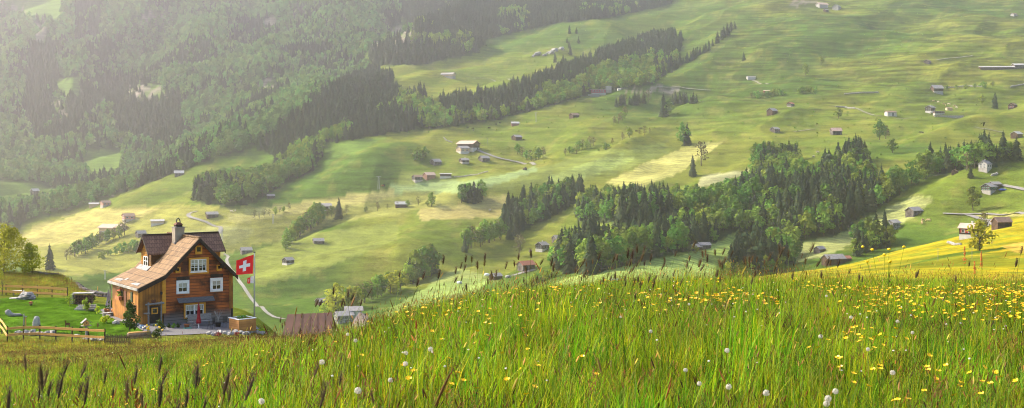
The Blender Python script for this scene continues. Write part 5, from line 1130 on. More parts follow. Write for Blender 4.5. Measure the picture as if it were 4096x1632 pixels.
HG('dark spruce of the pair of groups under the stone track', 'spruces under the stone track', [(1690, 262), (1712, 258), (1735, 262), (1755, 260)], 9, 's', 34, 50, 6)
HG('bush along the right dry stone wall', 'bushes at the dry stone wall', [(1885, 243), (1912, 248), (1945, 245), (1970, 242)], 9, 'ub', 24, 40, 6)
HG('bush of the scattered row on the right slope', 'scattered bushes on the right slope', [(2005, 238), (2030, 235), (2055, 236)], 7, 'ub', 22, 32, 6)
HG('leafy tree behind the long barn of the yellow slope', 'trees behind the yellow slope', [(2150, 645), (2170, 635), (2195, 628), (2225, 625), (2240, 615)], 13, 'bbs', 50, 95, 8, dmin=560)
HG('yellow lit leafy tree at the left foot of the yellow slope', 'yellow lit trees', [(1815, 692), (1850, 690), (1890, 690), (1925, 685), (1965, 680)], 16, 'byyb', 45, 75, 9)
HG('spruce standing along the upper right rim of the wood', 'rim spruces', [(2420, 412), (2450, 408), (2480, 404), (2520, 402), (2545, 400)], 14, 'sssb', 55, 85, 7)
HG('leafy tree at the foot of the lower wood behind the grass', 'foot trees of the lower wood', [(1290, 745), (1330, 720), (1360, 708), (1400, 695)], 14, 'byun', 26, 44, 7)
HG('scattered dark spruce on the high stony pasture', 'spruces on the high pasture', [(1380, 160), (1395, 158), (1410, 155), (1440, 128), (1418, 112), (1442, 76), (1462, 118)], 8, 's', 22, 42, 6)
HG('spruce below the upper forest corner', 'corner spruces', [(1030, 248), (1050, 247), (1068, 245)], 6, 's', 45, 75, 5)
HG('bushy small tree along the upper slope wall', 'small trees at the upper wall', [(2345, 232), (2390, 228), (2490, 218), (2505, 216)], 7, 'ub', 18, 34, 5)
HG('leafy tree of the loose row under the cabin', 'loose trees by the cabin', [(2300, 470), (2340, 440), (2380, 428)], 5, 'b', 50, 80, 6)
for a in (('s', 125, 676, 66, 'lone hazy spruce at the far left below the rough hill'), ('s', 852, 549, 56, 'lone spruce above the hedgerow shed'), ('b', 1086, 519, 40, 'round leafy tree alone left of the compact grove'),
          ('b', 1720, 366, 62, 'dense round tree alone on the long middle slope'), ('s', 1728, 364, 58, 'spruce leaning against the dense round tree on the middle slope'), ('n', 1764, 417, 70, 'tall pale tree at the upper end of the tan mown field'), ('s', 1742, 443, 58, 'spruce at the lower edge of the tan mown field'),
          ('s', 1668, 292, 62, 'dark spruce clump on the bank right of the gully'), ('b', 1680, 290, 45, 'leafy tree beside the dark spruce on the gully bank'), ('n', 1305, 645, 62, 'round bare crowned tree upper of the two left of the dark chalet'), ('n', 1308, 625, 40, 'bare crowned tree behind the dark chalet meadow'),
          ('y', 2465, 630, 88, 'yellow green tree in front of the tall brown chalet on the yellow slope'), ('n', 2478, 590, 66, 'slim larch like tree between chalet and plank barn'), ('b', 2447, 530, 68, 'round leafy tree below the green shuttered farmhouse'), ('s', 2440, 446, 34, 'small spruce in front of the right wood'), ('n', 2432, 428, 52, 'brownish tree left of the white steep roofed house'),
          ('b', 2212, 352, 55, 'airy leafy tree on the open right slope'), ('n', 2228, 350, 40, 'thin tree above the right wood'), ('b', 2245, 385, 40, 'pale tree at the rim of the right wood'), ('s', 2502, 272, 44, 'single spruce near the right edge'), ('b', 2470, 262, 28, 'round bush like tree left of the single spruce'),
          ('b', 2066, 165, 26, 'round tree high on the right pasture'), ('b', 2026, 190, 36, 'taller leafy tree below the round tree on the right pasture'), ('s', 1870, 152, 24, 'tiny lone spruce high on the slope'), ('n', 1733, 640, 40, 'yellowish tree at the left end of the double grey barn'), ('y', 1748, 638, 30, 'small yellowish tree in front of the double grey barn'),
          ('b', 2108, 298, 30, 'bush like tree in the hollow of the right slope')):
    if a[4]: tree(a[0], a[1] * Q, a[2] * Q, a[3] * Q * .95, a[4], None, 300 if 'yellow slope' in a[4] or 'larch' in a[4] else 420)
for u, v, h, l in ((1300, 1275, 70, 'yellow lit tree left of the two in front of the grey barn'), (1340, 1258, 130, 'big yellow lit tree right of the grey barn'), (1395, 1240, 100, 'yellow green tree at the lower end of the long hedgerow')): tree('y', u, v, h, l, None, 600)
ex_ = F1 + [F2, F3, F4] + [q[0] for q in FIELDS]
tp = seedpts([P((900, 60), (2575, -5), (2575, 400), (1700, 400), (1000, 430))], 900, 2300, 1400, 4100, 26, ex_); tk = fbm(tp[:, 0] / 90, tp[:, 1] / 120, 91, 2) > .5; tp = tp[tk]
BSL = bpy.data.collections.new('scrub_library')
for i, o in enumerate(BSH): c = o.copy(); c.name = f'scrub{i}'; BSL.objects.link(c)
n_ = len(tp); s_ = rng.uniform(.12, .34, n_); scatter('pasture_scrub', tp, np.stack([0 * s_, 0 * s_, s_ * 90], 1), np.stack([s_ * 1.4, s_ * 1.4, s_], 1), rng.integers(0, 2, n_), BSL, 'tiny scattered bushes and tussocks dotting the high pasture', 'scrub'); print('scrub', n_)
# power line masts, bales, boulders, stone walls, cows, vehicles
def mast(u, v, hpx, label, kind='lattice', dmin=420):
    p = at(u, v, dmin); h = hpx * p.y / F; o = thing('power_mast' if kind == 'lattice' else 'utility_pole', label, 'mast' if kind == 'lattice' else 'pole', p)
    if kind == 'lattice':
        mb = MB(); w = h * .07
        for x, y in ((-1, -1), (1, -1), (1, 1), (-1, 1)): mb.beam((x * w, y * w, 0), (x * w * .4, y * w * .4, h), h * .014, h * .014)
        for i in range(5):
            z0, z1 = h * i / 5, h * (i + 1) / 5; mb.beam((-w, -w, z0), (w, -w, z1), h * .009, h * .009); mb.beam((w, w, z0), (-w, w, z1), h * .009, h * .009)
        mb.build('lattice', M_STEEL, o)
        MB().beam((-h * .18, 0, h), (h * .18, 0, h), h * .03, h * .03).build('crossarm', M_STEEL, o)
    else: MB().tube([(0, 0, -.3), (0, 0, h)], [h * .022, h * .016], 7).build('shaft', M_GREYW, o); MB().beam((-h * .12, 0, h * .95), (h * .12, 0, h * .95), h * .02, h * .02).build('crossarm', M_GREYW, o)
M_STEEL = plain('galvanised_steel', (.34, .34, .36), (.27, .27, .29), 2, .5)
mast(*z8(617, 440, 1024, 408), 52, 'lattice mast left of the three building farm group'); mast(*z8(1165, 215, 1024, 408), 26, 'mast on the slope right of the large wide roofed farm'); mast(*z8(86, 615, 1024, 408), 40, 'mast beside the tan field left of centre'); mast(420, 1118, 36, 'mast in the valley left of the house roof', dmin=600); mast(889, 965, 44, 'mast right of the house dormer'); mast(*z8(120, 615, 2048, 0), 40, 'slim mast at the corner of the forest belt')
for u, v, h, l in ((3752, 1045, 52, 'leftmost wooden pole on the yellow slope'), (3888, 1038, 48, 'middle wooden pole on the yellow slope'), (3968, 975, 54, 'wooden pole right of the yellow tree on the yellow slope')): mast(u, v, h, l, 'pole', 180)
M_BALE = plain('bale_wrap', (.75, .75, .78), (.65, .65, .68), 2, .4)
for i, (u, v, l) in enumerate(((1838, 1136, 'white wrapped bale pile on the mown patch'), (1947, 1104, 'white wrapped bale left of the grey roofed barn'), (2000 + 32, 1113, 'dark machine load right of the grey roofed barn'))): o = MB().blob((0, 0, .9), (1.9, 1.1, 1.1), i, .12, 7).build('silage_bale', M_BALE if i < 2 else M_STONE); o.location = at(u, v); tag(o, l, 'bale')
for i, (u, v, w, l) in enumerate(((1352, 138, 22, 'leftmost pale boulder of the group on the high pasture'), (1370, 140, 14, 'low boulder second from left on the high pasture'), (1385, 135, 22, 'long pale boulder in the middle of the high pasture group'), (1395, 128, 20, 'upper pale boulder of the high pasture group'), (1412, 124, 18, 'rightmost pale boulder of the high pasture group'), (1340, 142, 9, 'small boulder left of the high pasture group'))):
    p = at(u * Q, v * Q); s = w * Q * p.y / F / 2; o = MB().blob((0, 0, s * .2), (s, s * .8, s * .5), 90 + i, .25, 8).build('boulder', M_PALE); o.location = p; o.rotation_euler = (0, -.3, .3 * i); tag(o, l, 'boulder')
def dsw(label, uv, h=1.0, **k): drystone(label, uv, h, 420, 3300, mat=M_STONE, **k)
dsw('dry stone wall across the right slope beside the bushes', [z8(x, y, 3072, 0) for x, y in ((385, 475), (430, 472), (480, 468), (560, 468))], 1.6)
dsw('curving dry stone wall right of the open sided grey shed', [z8(x, y, 3072, 0) for x, y in ((895, 443), (960, 438), (1000, 434), (1080, 438))], 1.6)
dsw('dry stone wall at the right edge below the long shed', [z8(x, y, 3072, 0) for x, y in ((1220, 440), (1288, 425))], 1.6)
dsw('pale stone row above the three building farm group', [z8(x, y, 1024, 408) for x, y in ((1000, 378), (1080, 370), (1168, 352))], 1.2)
dsw('stone row along the upper meadow left of the large farm', [z8(x, y, 1024, 408) for x, y in ((945, 180), (960, 196), (990, 205))], 1.3)
dsw('stone wall beside the hill track of the guest house', [z8(x, y, 3072, 0) for x, y in ((342, 538), (390, 541), (438, 548))], 1.6)
dsw('stony bank left of the yellow slope chalet', [(3792, 972), (3820, 982), (3845, 992)], .9)
dsw('rocky bank below the white steep roofed house', [z8(x, y, 3072, 408) for x, y in ((1128, 372), (1145, 368), (1160, 362))], 1.8)
# grazing cows
def cow_mesh():
    mb = MB(); mb.tube([(-1.02, 0, 1.08), (-.9, 0, 1.05), (-.55, 0, .98), (-.05, 0, .92), (.45, 0, .95), (.75, 0, 1.05), (1.0, 0, .92), (1.22, 0, .62), (1.36, 0, .36), (1.42, 0, .22)], [.12, .3, .36, .4, .4, .34, .22, .17, .15, .09], 8)
    for x, y in ((.55, .2), (.6, -.2)): mb.tube([(x, y, .85), (x + .02, y, .45), (x - .01, y, .42), (x, y, 0)], [.15, .085, .08, .06], 6)
    for x, y in ((-.72, .2), (-.78, -.2)): mb.tube([(x, y, .95), (x + .1, y, .62), (x - .1, y, .42), (x - .04, y, 0)], [.2, .13, .075, .06], 6)
    mb.tube([(-1.05, 0, 1.1), (-1.14, 0, .8), (-1.13, 0, .4)], [.05, .03, .04], 5); mb.tube([(1.15, .1, .75), (1.12, .3, .72)], [.05, .03], 5); mb.tube([(1.15, -.1, .75), (1.12, -.3, .72)], [.05, .03], 5)
    return mb
CWM = [plain('cow_tan', (.50, .34, .20), (.40, .26, .15), 2), plain('cow_black', (.02, .018, .018), None, 2), plain('cow_pale', (.62, .54, .44), None, 2)]
cows = [cow_mesh().build('cow', m) for m in CWM]
for o in cows: COL.objects.unlink(o)
cz = [('t', 3733, 407, 'tan cow highest above the guest house'), ('p', 3753, 410, 'pale cow second from left above the guest house'), ('t', 3775, 418, 'tan cow above the glazed wing of the guest house'), ('p', 3795, 419, 'pale cow standing above the small round topped hut'), ('t', 3782, 425, 'reddish cow left of the small round topped hut'), ('t', 3820, 426, 'tan cow upper right of the small round topped hut'), ('p', 3826, 433, 'white calf like cow right of the small round topped hut'),
      ('t', 3691, 886, 'tan cow nearest the ivy barn below the road'), ('t', 3714, 886, 'tan cow right of its neighbours below the road'), ('t', 3688, 896, 'grazing tan cow lowest of the small herd below the road'), ('p', 3270, 612, 'pale cow at the rim of the dark wood'), ('p', 3255, 630, 'pale cow deeper beside the dark wood'),
      ('b', 1871, 513, 'black cow leftmost under the forest belt'), ('b', 1891, 517, 'black cow second under the forest belt'), ('b', 1893, 524, 'black cow lying lower under the forest belt'), ('b', 1957, 515, 'black cow alone under the forest belt'), ('b', 1984, 500, 'black cow near the forest corner'), ('b', 2000, 494, 'black cow closest to the forest corner'),
      ('b', 3683, 533, 'black cow left of the pair on the open right slope'), ('b', 3692, 534, 'black cow right of the pair on the open right slope'), ('b', 2545, 528, 'dark cow on the gully bank'), ('b', 2563, 517, 'dark cow above the gully bank'), ('p', 1960, 844, 'pale cow on the left pale field road'), ('p', 926, 849, 'pale cow left on the slope above the winding road'), ('p', 940, 846, 'pale cow right on the slope above the winding road')]
for i, (k, u, v, l) in enumerate(cz):
    o = cows['tbp'.index(k)].copy(); o.name = 'cow'; COL.objects.link(o); p = at(u, v); o.location = p; o.rotation_euler = (0, 0, i * 1.9); o.scale = (1.3,) * 3; tag(o, l, 'cow', 'grazing cows')
def tractor(u, v, mat, label, name, cat, rz=0):
    p = at(u, v); o = thing(name, label, cat, p, rz); MB().box(-1.6, .6, -.8, .8, .7, 1.5).build('body', mat, o); MB().hexa([(.0, -.75, 1.501), (1.5, -.75, 1.501), (1.3, -.65, 2.6), (.2, -.65, 2.6)], (0, 1.5, 0)).build('cab', M_GLASS, o)
    for x, r in ((-1.1, .55), (1.0, .8)):
        for y in (-.95, .95): MB().tube([(x, y - .15, r), (x, y + .15, r)], r, 12).build('wheel', M_IRON, o)
tractor(1533, 746, plain('orange_paint', (.65, .16, .04), None, 2, .4), 'orange truck parked beside the lattice mast', 'truck', 'truck', .2)
tractor(2048 + 64 / 1.258, 408 + 342 / 1.258, M_RUST, 'tractor working on the pale field by the road bend', 'tractor', 'tractor', .4)
o = MB().blob((0, 0, .5), (2.6, 1.2, .7), 4, .2, 8).build('tarpaulin_heap', plain('blue_tarpaulin', (.05, .09, .42), None, 2, .6)); o.location = at(4012, 762); tag(o, 'blue tarpaulin heap right of the green shuttered farmhouse', 'heap')
# swift in flight
def bird():
    mb = MB(); mb.tube([(-.16, 0, -.035), (-.1, 0, -.015), (0, 0, 0), (.07, 0, .012), (.11, 0, .016)], [.004, .018, .028, .022, .006], 8)
    for sg in (-1, 1):
        mb.hexa([(.05, sg * .01, 0), (-.05, sg * .01, 0), (-.10, sg * .10, -.10), (-.13, sg * .17, -.22), (-.07, sg * .15, -.16), (.015, sg * .08, -.06)], (0, sg * .006, .006))
    mb.hexa([(-.14, -.012, -.03), (-.14, .012, -.03), (-.22, .03, -.06), (-.19, 0, -.05), (-.22, -.03, -.06)], (0, 0, .004)); return mb
o = bird().build('bird', M_IRON); o.location = ray(3936, 491, 85); o.rotation_euler = (.5, 0, .35); tag(o, 'black swift flying over the right slope with wings swept down', 'bird')
print('trees', TC[0], round(time.time() - T0, 1))
# ------------------------------------------------------------------ foreground meadow
def vcolmat(name, trans=.45, rough=.6, hv=.06, vv=.68, spec=.12):
    m, nt, out = newmat(name); a = N(nt, 'ShaderNodeAttribute', attribute_name='Col'); oi = N(nt, 'ShaderNodeObjectInfo')
    hs = N(nt, 'ShaderNodeHueSaturation'); nt.links.new(a.outputs['Color'], hs.inputs['Color'])
    h = N(nt, 'ShaderNodeMapRange'); nt.links.new(oi.outputs['Random'], h.inputs[0]); h.inputs[3].default_value = .5 - hv; h.inputs[4].default_value = .5 + hv * .5; nt.links.new(h.outputs[0], hs.inputs['Hue'])
    wn = N(nt, 'ShaderNodeTexWhiteNoise'); wn.noise_dimensions = '1D'; nt.links.new(oi.outputs['Random'], wn.inputs['W'])
    v = N(nt, 'ShaderNodeMapRange'); nt.links.new(wn.outputs['Value'], v.inputs[0]); v.inputs[3].default_value = 1 - vv; v.inputs[4].default_value = 1 + vv; nt.links.new(v.outputs[0], hs.inputs['Value'])
    p = N(nt, 'ShaderNodeBsdfPrincipled'); p.inputs['Roughness'].default_value = rough; p.inputs['Specular IOR Level'].default_value = spec; nt.links.new(hs.outputs[0], p.inputs['Base Color'])
    t = N(nt, 'ShaderNodeBsdfTranslucent'); nt.links.new(hs.outputs[0], t.inputs['Color']); mx = N(nt, 'ShaderNodeMixShader'); mx.inputs[0].default_value = trans
    nt.links.new(p.outputs[0], mx.inputs[1]); nt.links.new(t.outputs[0], mx.inputs[2]); nt.links.new(mx.outputs[0], out.inputs['Surface']); return m
M_GRASS = vcolmat('meadow_blades'); M_STALK = vcolmat('dry_stalks', .2, .7, .03, .3)
def blade(mb, x, y, h, w, az, lean, col, seg=4, droop=0.0):
    i0 = len(mb.v); ca, sa = math.cos(az), math.sin(az); px, py = -sa, ca
    for k in range(seg + 1):
        t = k / seg; r = lean * h * t * t; z = h * (t - droop * t ** 3); ww = w * (1 - t ** 1.6) * .5 + .0004
        bx, by = x + ca * r, y + sa * r
        mb.v += [(bx - px * ww, by - py * ww, z), (bx + px * ww, by + py * ww, z)]; mb.c += [(*col, 1)] * 2
    for k in range(seg): a = i0 + 2 * k; mb.f.append((a, a + 1, a + 3, a + 2)); mb.m.append(0)
def jc(r, c, v=.25): q = 1 + r.uniform(-v, v); return tuple(max(0, x * q * (1 + r.uniform(-.08, .08))) for x in c)
G1, G2, G3, G4 = (.092, .235, .005), (.185, .31, .007), (.020, .08, .004), (.29, .31, .010)
OL, BR, DK, TN = (.25, .22, .02), (.20, .10, .025), (.07, .04, .02), (.50, .38, .10)
def seedhead(mb, p, L, r, az, lean, col, n=6):
    i0 = len(mb.v); k = 5; ca, sa = math.cos(az), math.sin(az)
    for i in range(k + 1):
        t = i / k; rr_ = r * (math.sin(math.pi * (.12 + .82 * t)) ** .6); c = (p[0] + ca * lean * L * t, p[1] + sa * lean * L * t, p[2] + L * t)
        for j in range(n): a = 6.283 * j / n; mb.v.append((c[0] + math.cos(a) * rr_, c[1] + math.sin(a) * rr_, c[2])); mb.c.append((*col, 1))
    for i in range(k):
        for j in range(n): mb.f.append((i0 + i * n + j, i0 + i * n + (j + 1) % n, i0 + (i + 1) * n + (j + 1) % n, i0 + (i + 1) * n + j)); mb.m.append(0)
def clump(seed, n, rad, h0, h1, w, cols, stalks=0, heads=BR, style=0):
    r = random.Random(seed); mb = MB(); wind = r.uniform(-.2, .9)
    for i in range(n):
        a = r.uniform(0, 6.28); q = rad * math.sqrt(r.random()); h = r.uniform(h0, h1)
        blade(mb, math.cos(a) * q, math.sin(a) * q, h, w * r.uniform(.7, 1.4), wind + r.gauss(0, 1.5), abs(r.gauss(.25, .28)), jc(r, r.choice(cols)), 4, r.choice((0, 0, .1, .3)))
    for i in range(stalks):
        a = r.uniform(0, 6.28); q = rad * math.sqrt(r.random()); x, y = math.cos(a) * q, math.sin(a) * q; h = h1 * r.uniform(1.0, 1.35); az = wind + r.gauss(0, .9); le = r.uniform(.02, .22); sc_ = jc(r, (.20, .24, .05))
        blade(mb, x, y, h, w * .5, az, le, sc_, 3)
        p = (x + math.cos(az) * le * h, y + math.sin(az) * le * h, h * .97); hc = jc(r, heads, .35)
        if style == 0: seedhead(mb, p, r.uniform(.04, .08), w * .55, az, .5, hc, 4)
        else:
            for k in range(9): t = k / 9; b = r.uniform(0, 6.28); seedhead(mb, (p[0] + math.cos(b) * .02 * (1 - t), p[1] + math.sin(b) * .02 * (1 - t), p[2] - .10 + .14 * t), .025, w * .45, b, .8, hc, 3)
    return mb
GL = bpy.data.collections.new('grass_library')
def glib(nm, mb): return lib(GL, mb, nm, [M_GRASS])
for i in range(6): glib(f'g0{i}', clump(500 + i, 46, .24, .22, .52, .0075, [G1, G1, G2, G3, G4], 1, BR))
for i in range(4): glib(f'g1{i}', clump(520 + i, 34, .24, .2, .45, .007, [G1, G3, OL, G4], 6, BR, i % 2))
for i in range(3): glib(f'g2{i}', clump(540 + i, 50, .22, .3, .62, .010, [G2, G4, G2, G1], 1, TN))
for i in range(3): glib(f'g3{i}', clump(560 + i, 30, .24, .12, .32, .010, [G3, G3, G1], 2, DK))
NG = 16
FRG = bpy.data.collections.new('coarse_grass_library')
for i in range(4): lib(FRG, clump(580 + i, 40, .6, .2, .5, .03, [G1, OL, G4, OL, (.25, .20, .03)], 7, (.20, .11, .03)), f'k{i}', [M_GRASS])
def area(d0, d1, dens, m=.06, u0=-260, u1=4360):
    k0, k1 = (u0 - UC) / F, (u1 - UC) / F; sd_ = 5.0 if d1 <= 42 else 0.0; n = int(((k1 - k0) * .5 * (d1 ** 2 - d0 ** 2) + 2 * sd_ * (d1 - d0)) * dens * 1.6)
    d = rng.uniform(d0, d1, n * 2); wd = (k1 - k0) * d + 2 * sd_; d = d[rng.random(n * 2) * ((k1 - k0) * d1 + 2 * sd_) < wd][:int(n / 1.6)]; return k0 * d - sd_ + rng.random(len(d)) * ((k1 - k0) * d + 2 * sd_), d
def grass(name, label, zones, coll, n, pick, smul=1.0):
    X = []; Y = []
    for z in zones: x, y = area(*z); X.append(x); Y.append(y)
    x = np.concatenate(X); y = np.concatenate(Y); z = Hxy(x, y) - .02
    f = fbm(x / 1.6, y / 2.2, 77, 3); s = (.55 + .42 * f + rng.uniform(-.12, .12, len(x))) * smul
    s = np.where(rng.random(len(x)) < .035, s * 1.45, s)
    rot = np.stack([rng.uniform(-.12, .12, len(x)), rng.uniform(-.12, .12, len(x)), rng.uniform(-1.0, 1.0, len(x)) + rng.choice([0, 0, 3.1], len(x))], 1)
    sc_ = np.stack([s * .95, s * .95, s], 1); idx = pick(x, y, f)
    return scatter(name, np.stack([x, y, z], 1), rot, sc_, idx, coll, label, 'grass')
def pick(x, y, f):
    u = UC + F * x / y; r = rng.random(len(x)) + (fbm(x / 2.5, y / 3.5, 79, 2) - .5) * .9
    left = sstep(1500, 500, u); dry = (.27 + .2 * left) * (1 - .55 * sstep(8, 16, y))
    i = np.where(r < dry, 6 + rng.integers(0, 4, len(x)), rng.integers(0, 6, len(x)))
    i = np.where(r > .80, 10 + rng.integers(0, 3, len(x)), i); return np.where(r < .12, 13 + rng.integers(0, 3, len(x)), i)
ng = grass('meadow_grass', 'lush long meadow grass with brown panicles filling the foreground slope', [(1.6, 9, 42), (9, 20, 30), (20, 42, 20)], GL, NG, pick)
grass('rough_grass', 'rough olive and orange tinted grass between the long meadow and the garden fence', [(40, 93, 3.2, 0, -300, 1300)], FRG, 4, lambda x, y, f: rng.integers(0, 4, len(x)), .75)
# hill behind the fence
hx = rng.uniform(-62, -38, 2600); hy = rng.uniform(119, 138, 2600); hu = UC + F * hx / hy; hz = Hxy(hx, hy); hv = VH - F * hz / hy
kk = (hu > -250) & (hu < 470) & (hv < 1182 - np.maximum(0, 40 - hu / 8) * .2); hx, hy, hz = hx[kk], hy[kk], hz[kk]
scatter('hill_grass', np.stack([hx, hy, hz], 1), np.stack([0 * hx, 0 * hx, hx * 9], 1), np.full((len(hx), 3), .7), rng.integers(0, 4, len(hx)), FRG, 'rough yellow green grass covering the small hill behind the back fence', 'grass')
# foxtails, dandelion clocks, buttercups: each its own plant
def stalk(h, lean, r0, seed, col=(.22, .27, .06)):
    r = random.Random(seed); mb = MB(); n = 5; pts = [(lean * h * (i / n) ** 2, .04 * h * math.sin(i * .9 + seed), h * i / n) for i in range(n + 1)]
    mb.tube(pts, [r0 * (1.2 - .6 * i / n) for i in range(n + 1)], 5); mb.c = [(*col, 1)] * len(mb.v)
    for k in range(2): blade(mb, 0, 0, h * r.uniform(.45, .7), .008, r.uniform(0, 6.28), .5, jc(r, G2), 4, .1)
    return mb, pts[-1]
M_FOX = vcolmat('foxtail_brown', .08, .9, .01, .25, .1); FOX = []
for i in range(5):
    lean = (.05, .12, .2, .02, .16)[i]; mb, tip = stalk(.9, lean, .0022, i); st_ = mb.build('foxtail_grass', [M_GRASS])
    hb = MB(); seedhead(hb, (0, 0, -.01), .085, (.0075, .006, .007, .0065, .0055)[i], 0, lean * 1.8, ((.085, .054, .03), (.055, .04, .025), (.12, .08, .045), (.18, .115, .045), (.065, .046, .028))[i], 8)
    for q in range(130): rr_ = random.Random(q + i * 999); t = rr_.random(); a = rr_.uniform(0, 6.28); blade(hb, math.cos(a) * .006 + lean * 1.8 * .085 * t, math.sin(a) * .006, .014, .0012, a, .9, jc(rr_, (.13, .09, .05)), 1); [hb.v.__setitem__(len(hb.v) - 1 - z, (hb.v[len(hb.v) - 1 - z][0], hb.v[len(hb.v) - 1 - z][1], hb.v[len(hb.v) - 1 - z][2] + .085 * t)) for z in range(4)]
    hd = hb.build('seed_head', [M_FOX], st_); hd.location = tip; remember(st_, hd); FOX.append(st_)
for o in FOX:
    for q in (o,) + CH[o.name]: COL.objects.unlink(q)
def plant(src, name, p, rz, s, label, cat, group=None):
    o = src.copy(); o.name = name; COL.objects.link(o); o.location = p; o.rotation_euler = (r.gauss(0, .09), r.gauss(0, .11), rz); o.scale = (s,) * 3 if not isinstance(s, tuple) else s
    for ch in CH[src.name]: d = ch.copy(); COL.objects.link(d); d.parent = o
    return tag(o, label, cat, group)
r = random.Random(21)
for i in range(46):      # close foxtails at the lower left
    u = r.uniform(-20, 1800) if i > 30 else r.uniform(-20, 900); d = r.uniform(3.8, 6) if i % 3 else r.uniform(6, 10); v = r.uniform(1440, 1610) if d < 6 else r.uniform(1400, 1560); p = ray(u, v, d); h = p.z - H1(p.x, p.y)
    s = max(.5, min(1.12, h / .95)); p.z = H1(p.x, p.y) - .03
    plant(FOX[i % 5], 'foxtail', p, r.uniform(-.7, .7), (s * .95, s * .95, s), 'brown foxtail head rising close to the lens at the lower left', 'foxtail', 'close foxtails at the lower left')
for i in range(150):     # dark heads against the valley along the brow
    u = r.choice((r.gauss(2560, 260), r.uniform(1050, 3300), r.uniform(1500, 4080))); d = r.uniform(12.5, 19); x = (u - UC) / F * d; s = r.uniform(.62, 1.0)
    plant(FOX[i % 5], 'foxtail', (x, d, H1(x, d) - .03), r.uniform(-1.2, 1.2), (s * 1.5, s * 1.5, s * 1.12), 'dark foxtail head standing above the meadow edge against the valley', 'foxtail', 'foxtails along the meadow edge')
M_PUFF, nt, out = newmat('dandelion_fluff'); tb = N(nt, 'ShaderNodeBsdfTranslucent'); db = N(nt, 'ShaderNodeBsdfDiffuse'); mx = N(nt, 'ShaderNodeMixShader'); mx.inputs[0].default_value = .55
for s_ in (tb, db): s_.inputs['Color'].default_value = (.70, .66, .58, 1)
nt.links.new(db.outputs[0], mx.inputs[1]); nt.links.new(tb.outputs[0], mx.inputs[2]); nt.links.new(mx.outputs[0], out.inputs['Surface'])
def puff(seed, R_=.019):
    r = random.Random(seed); mb = MB(); mb.blob((0, 0, 0), (.004, .004, .004), 1, .1, 5)
    for i in range(150):
        z = r.uniform(-.85, 1); a = r.uniform(0, 6.28); q = math.sqrt(1 - z * z); n = Vector((q * math.cos(a), q * math.sin(a), z)); c = n * R_ * r.uniform(.85, 1.05); t1 = n.orthogonal().normalized(); t2 = n.cross(t1); w = .0042
        mb.face([c - t1 * w + n * .002, c - t2 * w, c + t1 * w + n * .002, c + t2 * w]); mb.face([n * .003, n * .003 + t1 * .0006, c + t1 * .0004])
    return mb
mb, tip = stalk(.42, .06, .003, 8, (.30, .26, .10)); DS = mb.build('dandelion_clock', [M_GRASS]); dh = puff(3).build('seed_head', [M_PUFF], DS); dh.location = tip; remember(DS, dh)
for q in (DS, dh): COL.objects.unlink(q)
def headplace(u, v, h, d0=3.2, d1=45):
    ds = np.geomspace(d0, d1, 300); k = (u - UC) / F; g = Hxy(k * ds, ds) + h - (VH - v) / F * ds; c = np.where((g[:-1] < 0) & (g[1:] >= 0))[0]; d = ds[c[0]] if len(c) else ds[int(np.argmin(np.abs(g)))]; return Vector((k * d, d, H1(k * d, d)))
DL = [(1374, 1337), (1428, 1361), (1583, 1403), (1626, 1446), (1716, 1390), (1549, 1520), (1411, 1567), (2755, 1213), (2484, 1265), (2554, 1315), (2918, 1396), (2729, 1480), (2758, 1527), (2970, 1531), (3046, 1571), (3422, 1265), (3310, 1345), (3477, 1384), (3676, 1329), (3603, 1281), (3288, 1555), (3248, 1570), (3597, 1488), (3338, 1611), (3302, 1182), (318, 1394), (451, 1400), (1060, 1590), (1300, 1450)]
for i, (u, v) in enumerate(DL):
    h = .36 + .16 * r.random(); p = headplace(u, v, h); s = h / .42
    kq = .62 + .3 * r.random(); o = plant(DS, 'dandelion_clock', p, i * 1.3, (.7, .7, s), 'white dandelion clock on a pale stem in the meadow grass', 'flower', 'dandelion clocks in the meadow'); o.children[0].scale = (kq / .7, kq / .7, kq / s)
def buttercup(seed, col):
    r = random.Random(seed); mb, tip = stalk(.5, r.uniform(0, .2), .0016, seed, (.16, .26, .03)); st_ = mb.build('buttercup', [M_GRASS]); hb = MB()
    for k in range(5):
        a = 6.283 * k / 5; ca, sa = math.cos(a), math.sin(a); w = .0095; hb.poly([(0, 0, 0), (ca * .010 - sa * w, sa * .010 + ca * w, .004), (ca * .0175 - sa * w * .6, sa * .0175 + ca * w * .6, .011), (ca * .0175 + sa * w * .6, sa * .0175 - ca * w * .6, .011), (ca * .010 + sa * w, sa * .010 - ca * w, .004)], [(0, 1, 2, 3, 4)])
    hb.blob((0, 0, .005), (.005, .005, .004), 2, .1, 5); hd = hb.build('petals', [col], st_); hd.location = tip; hd.rotation_euler = (r.uniform(-.3, .6), r.uniform(-.4, .4), 0); remember(st_, hd); return st_
M_BUT = plain('buttercup_yellow', (.86, .56, .004), (.80, .44, .004), 20, .35)
BC = [buttercup(i, M_BUT) for i in range(4)]
for o in BC:
    for q in (o,) + CH[o.name]: COL.objects.unlink(q)
cand = []
for i in range(2300):
    q = r.random(); u = r.uniform(2700, 4150) if q < .58 else r.uniform(1600, 4100) if q < .92 else r.uniform(100, 4100); d = math.sqrt(r.uniform(4.5 ** 2, 20 ** 2)) if r.random() < .6 else r.uniform(10, 20)
    x = (u - UC) / F * d
    if fbm(np.array([x / 1.3]), np.array([d / 2.0]), 88, 2)[0] > .42: cand.append((d, x))
cand.sort(); near_, rest_ = cand[:290], cand[290:]
for i, (d, x) in enumerate(near_):
    s = r.uniform(.85, 1.2); plant(BC[i % 4], 'buttercup', (x, d, H1(x, d) - .02), r.uniform(0, 6.28), (1.1, 1.1, s * .82), 'yellow buttercup on a thin stem among the meadow grass', 'flower', 'buttercups in the meadow')
FL = bpy.data.collections.new('flower_library')
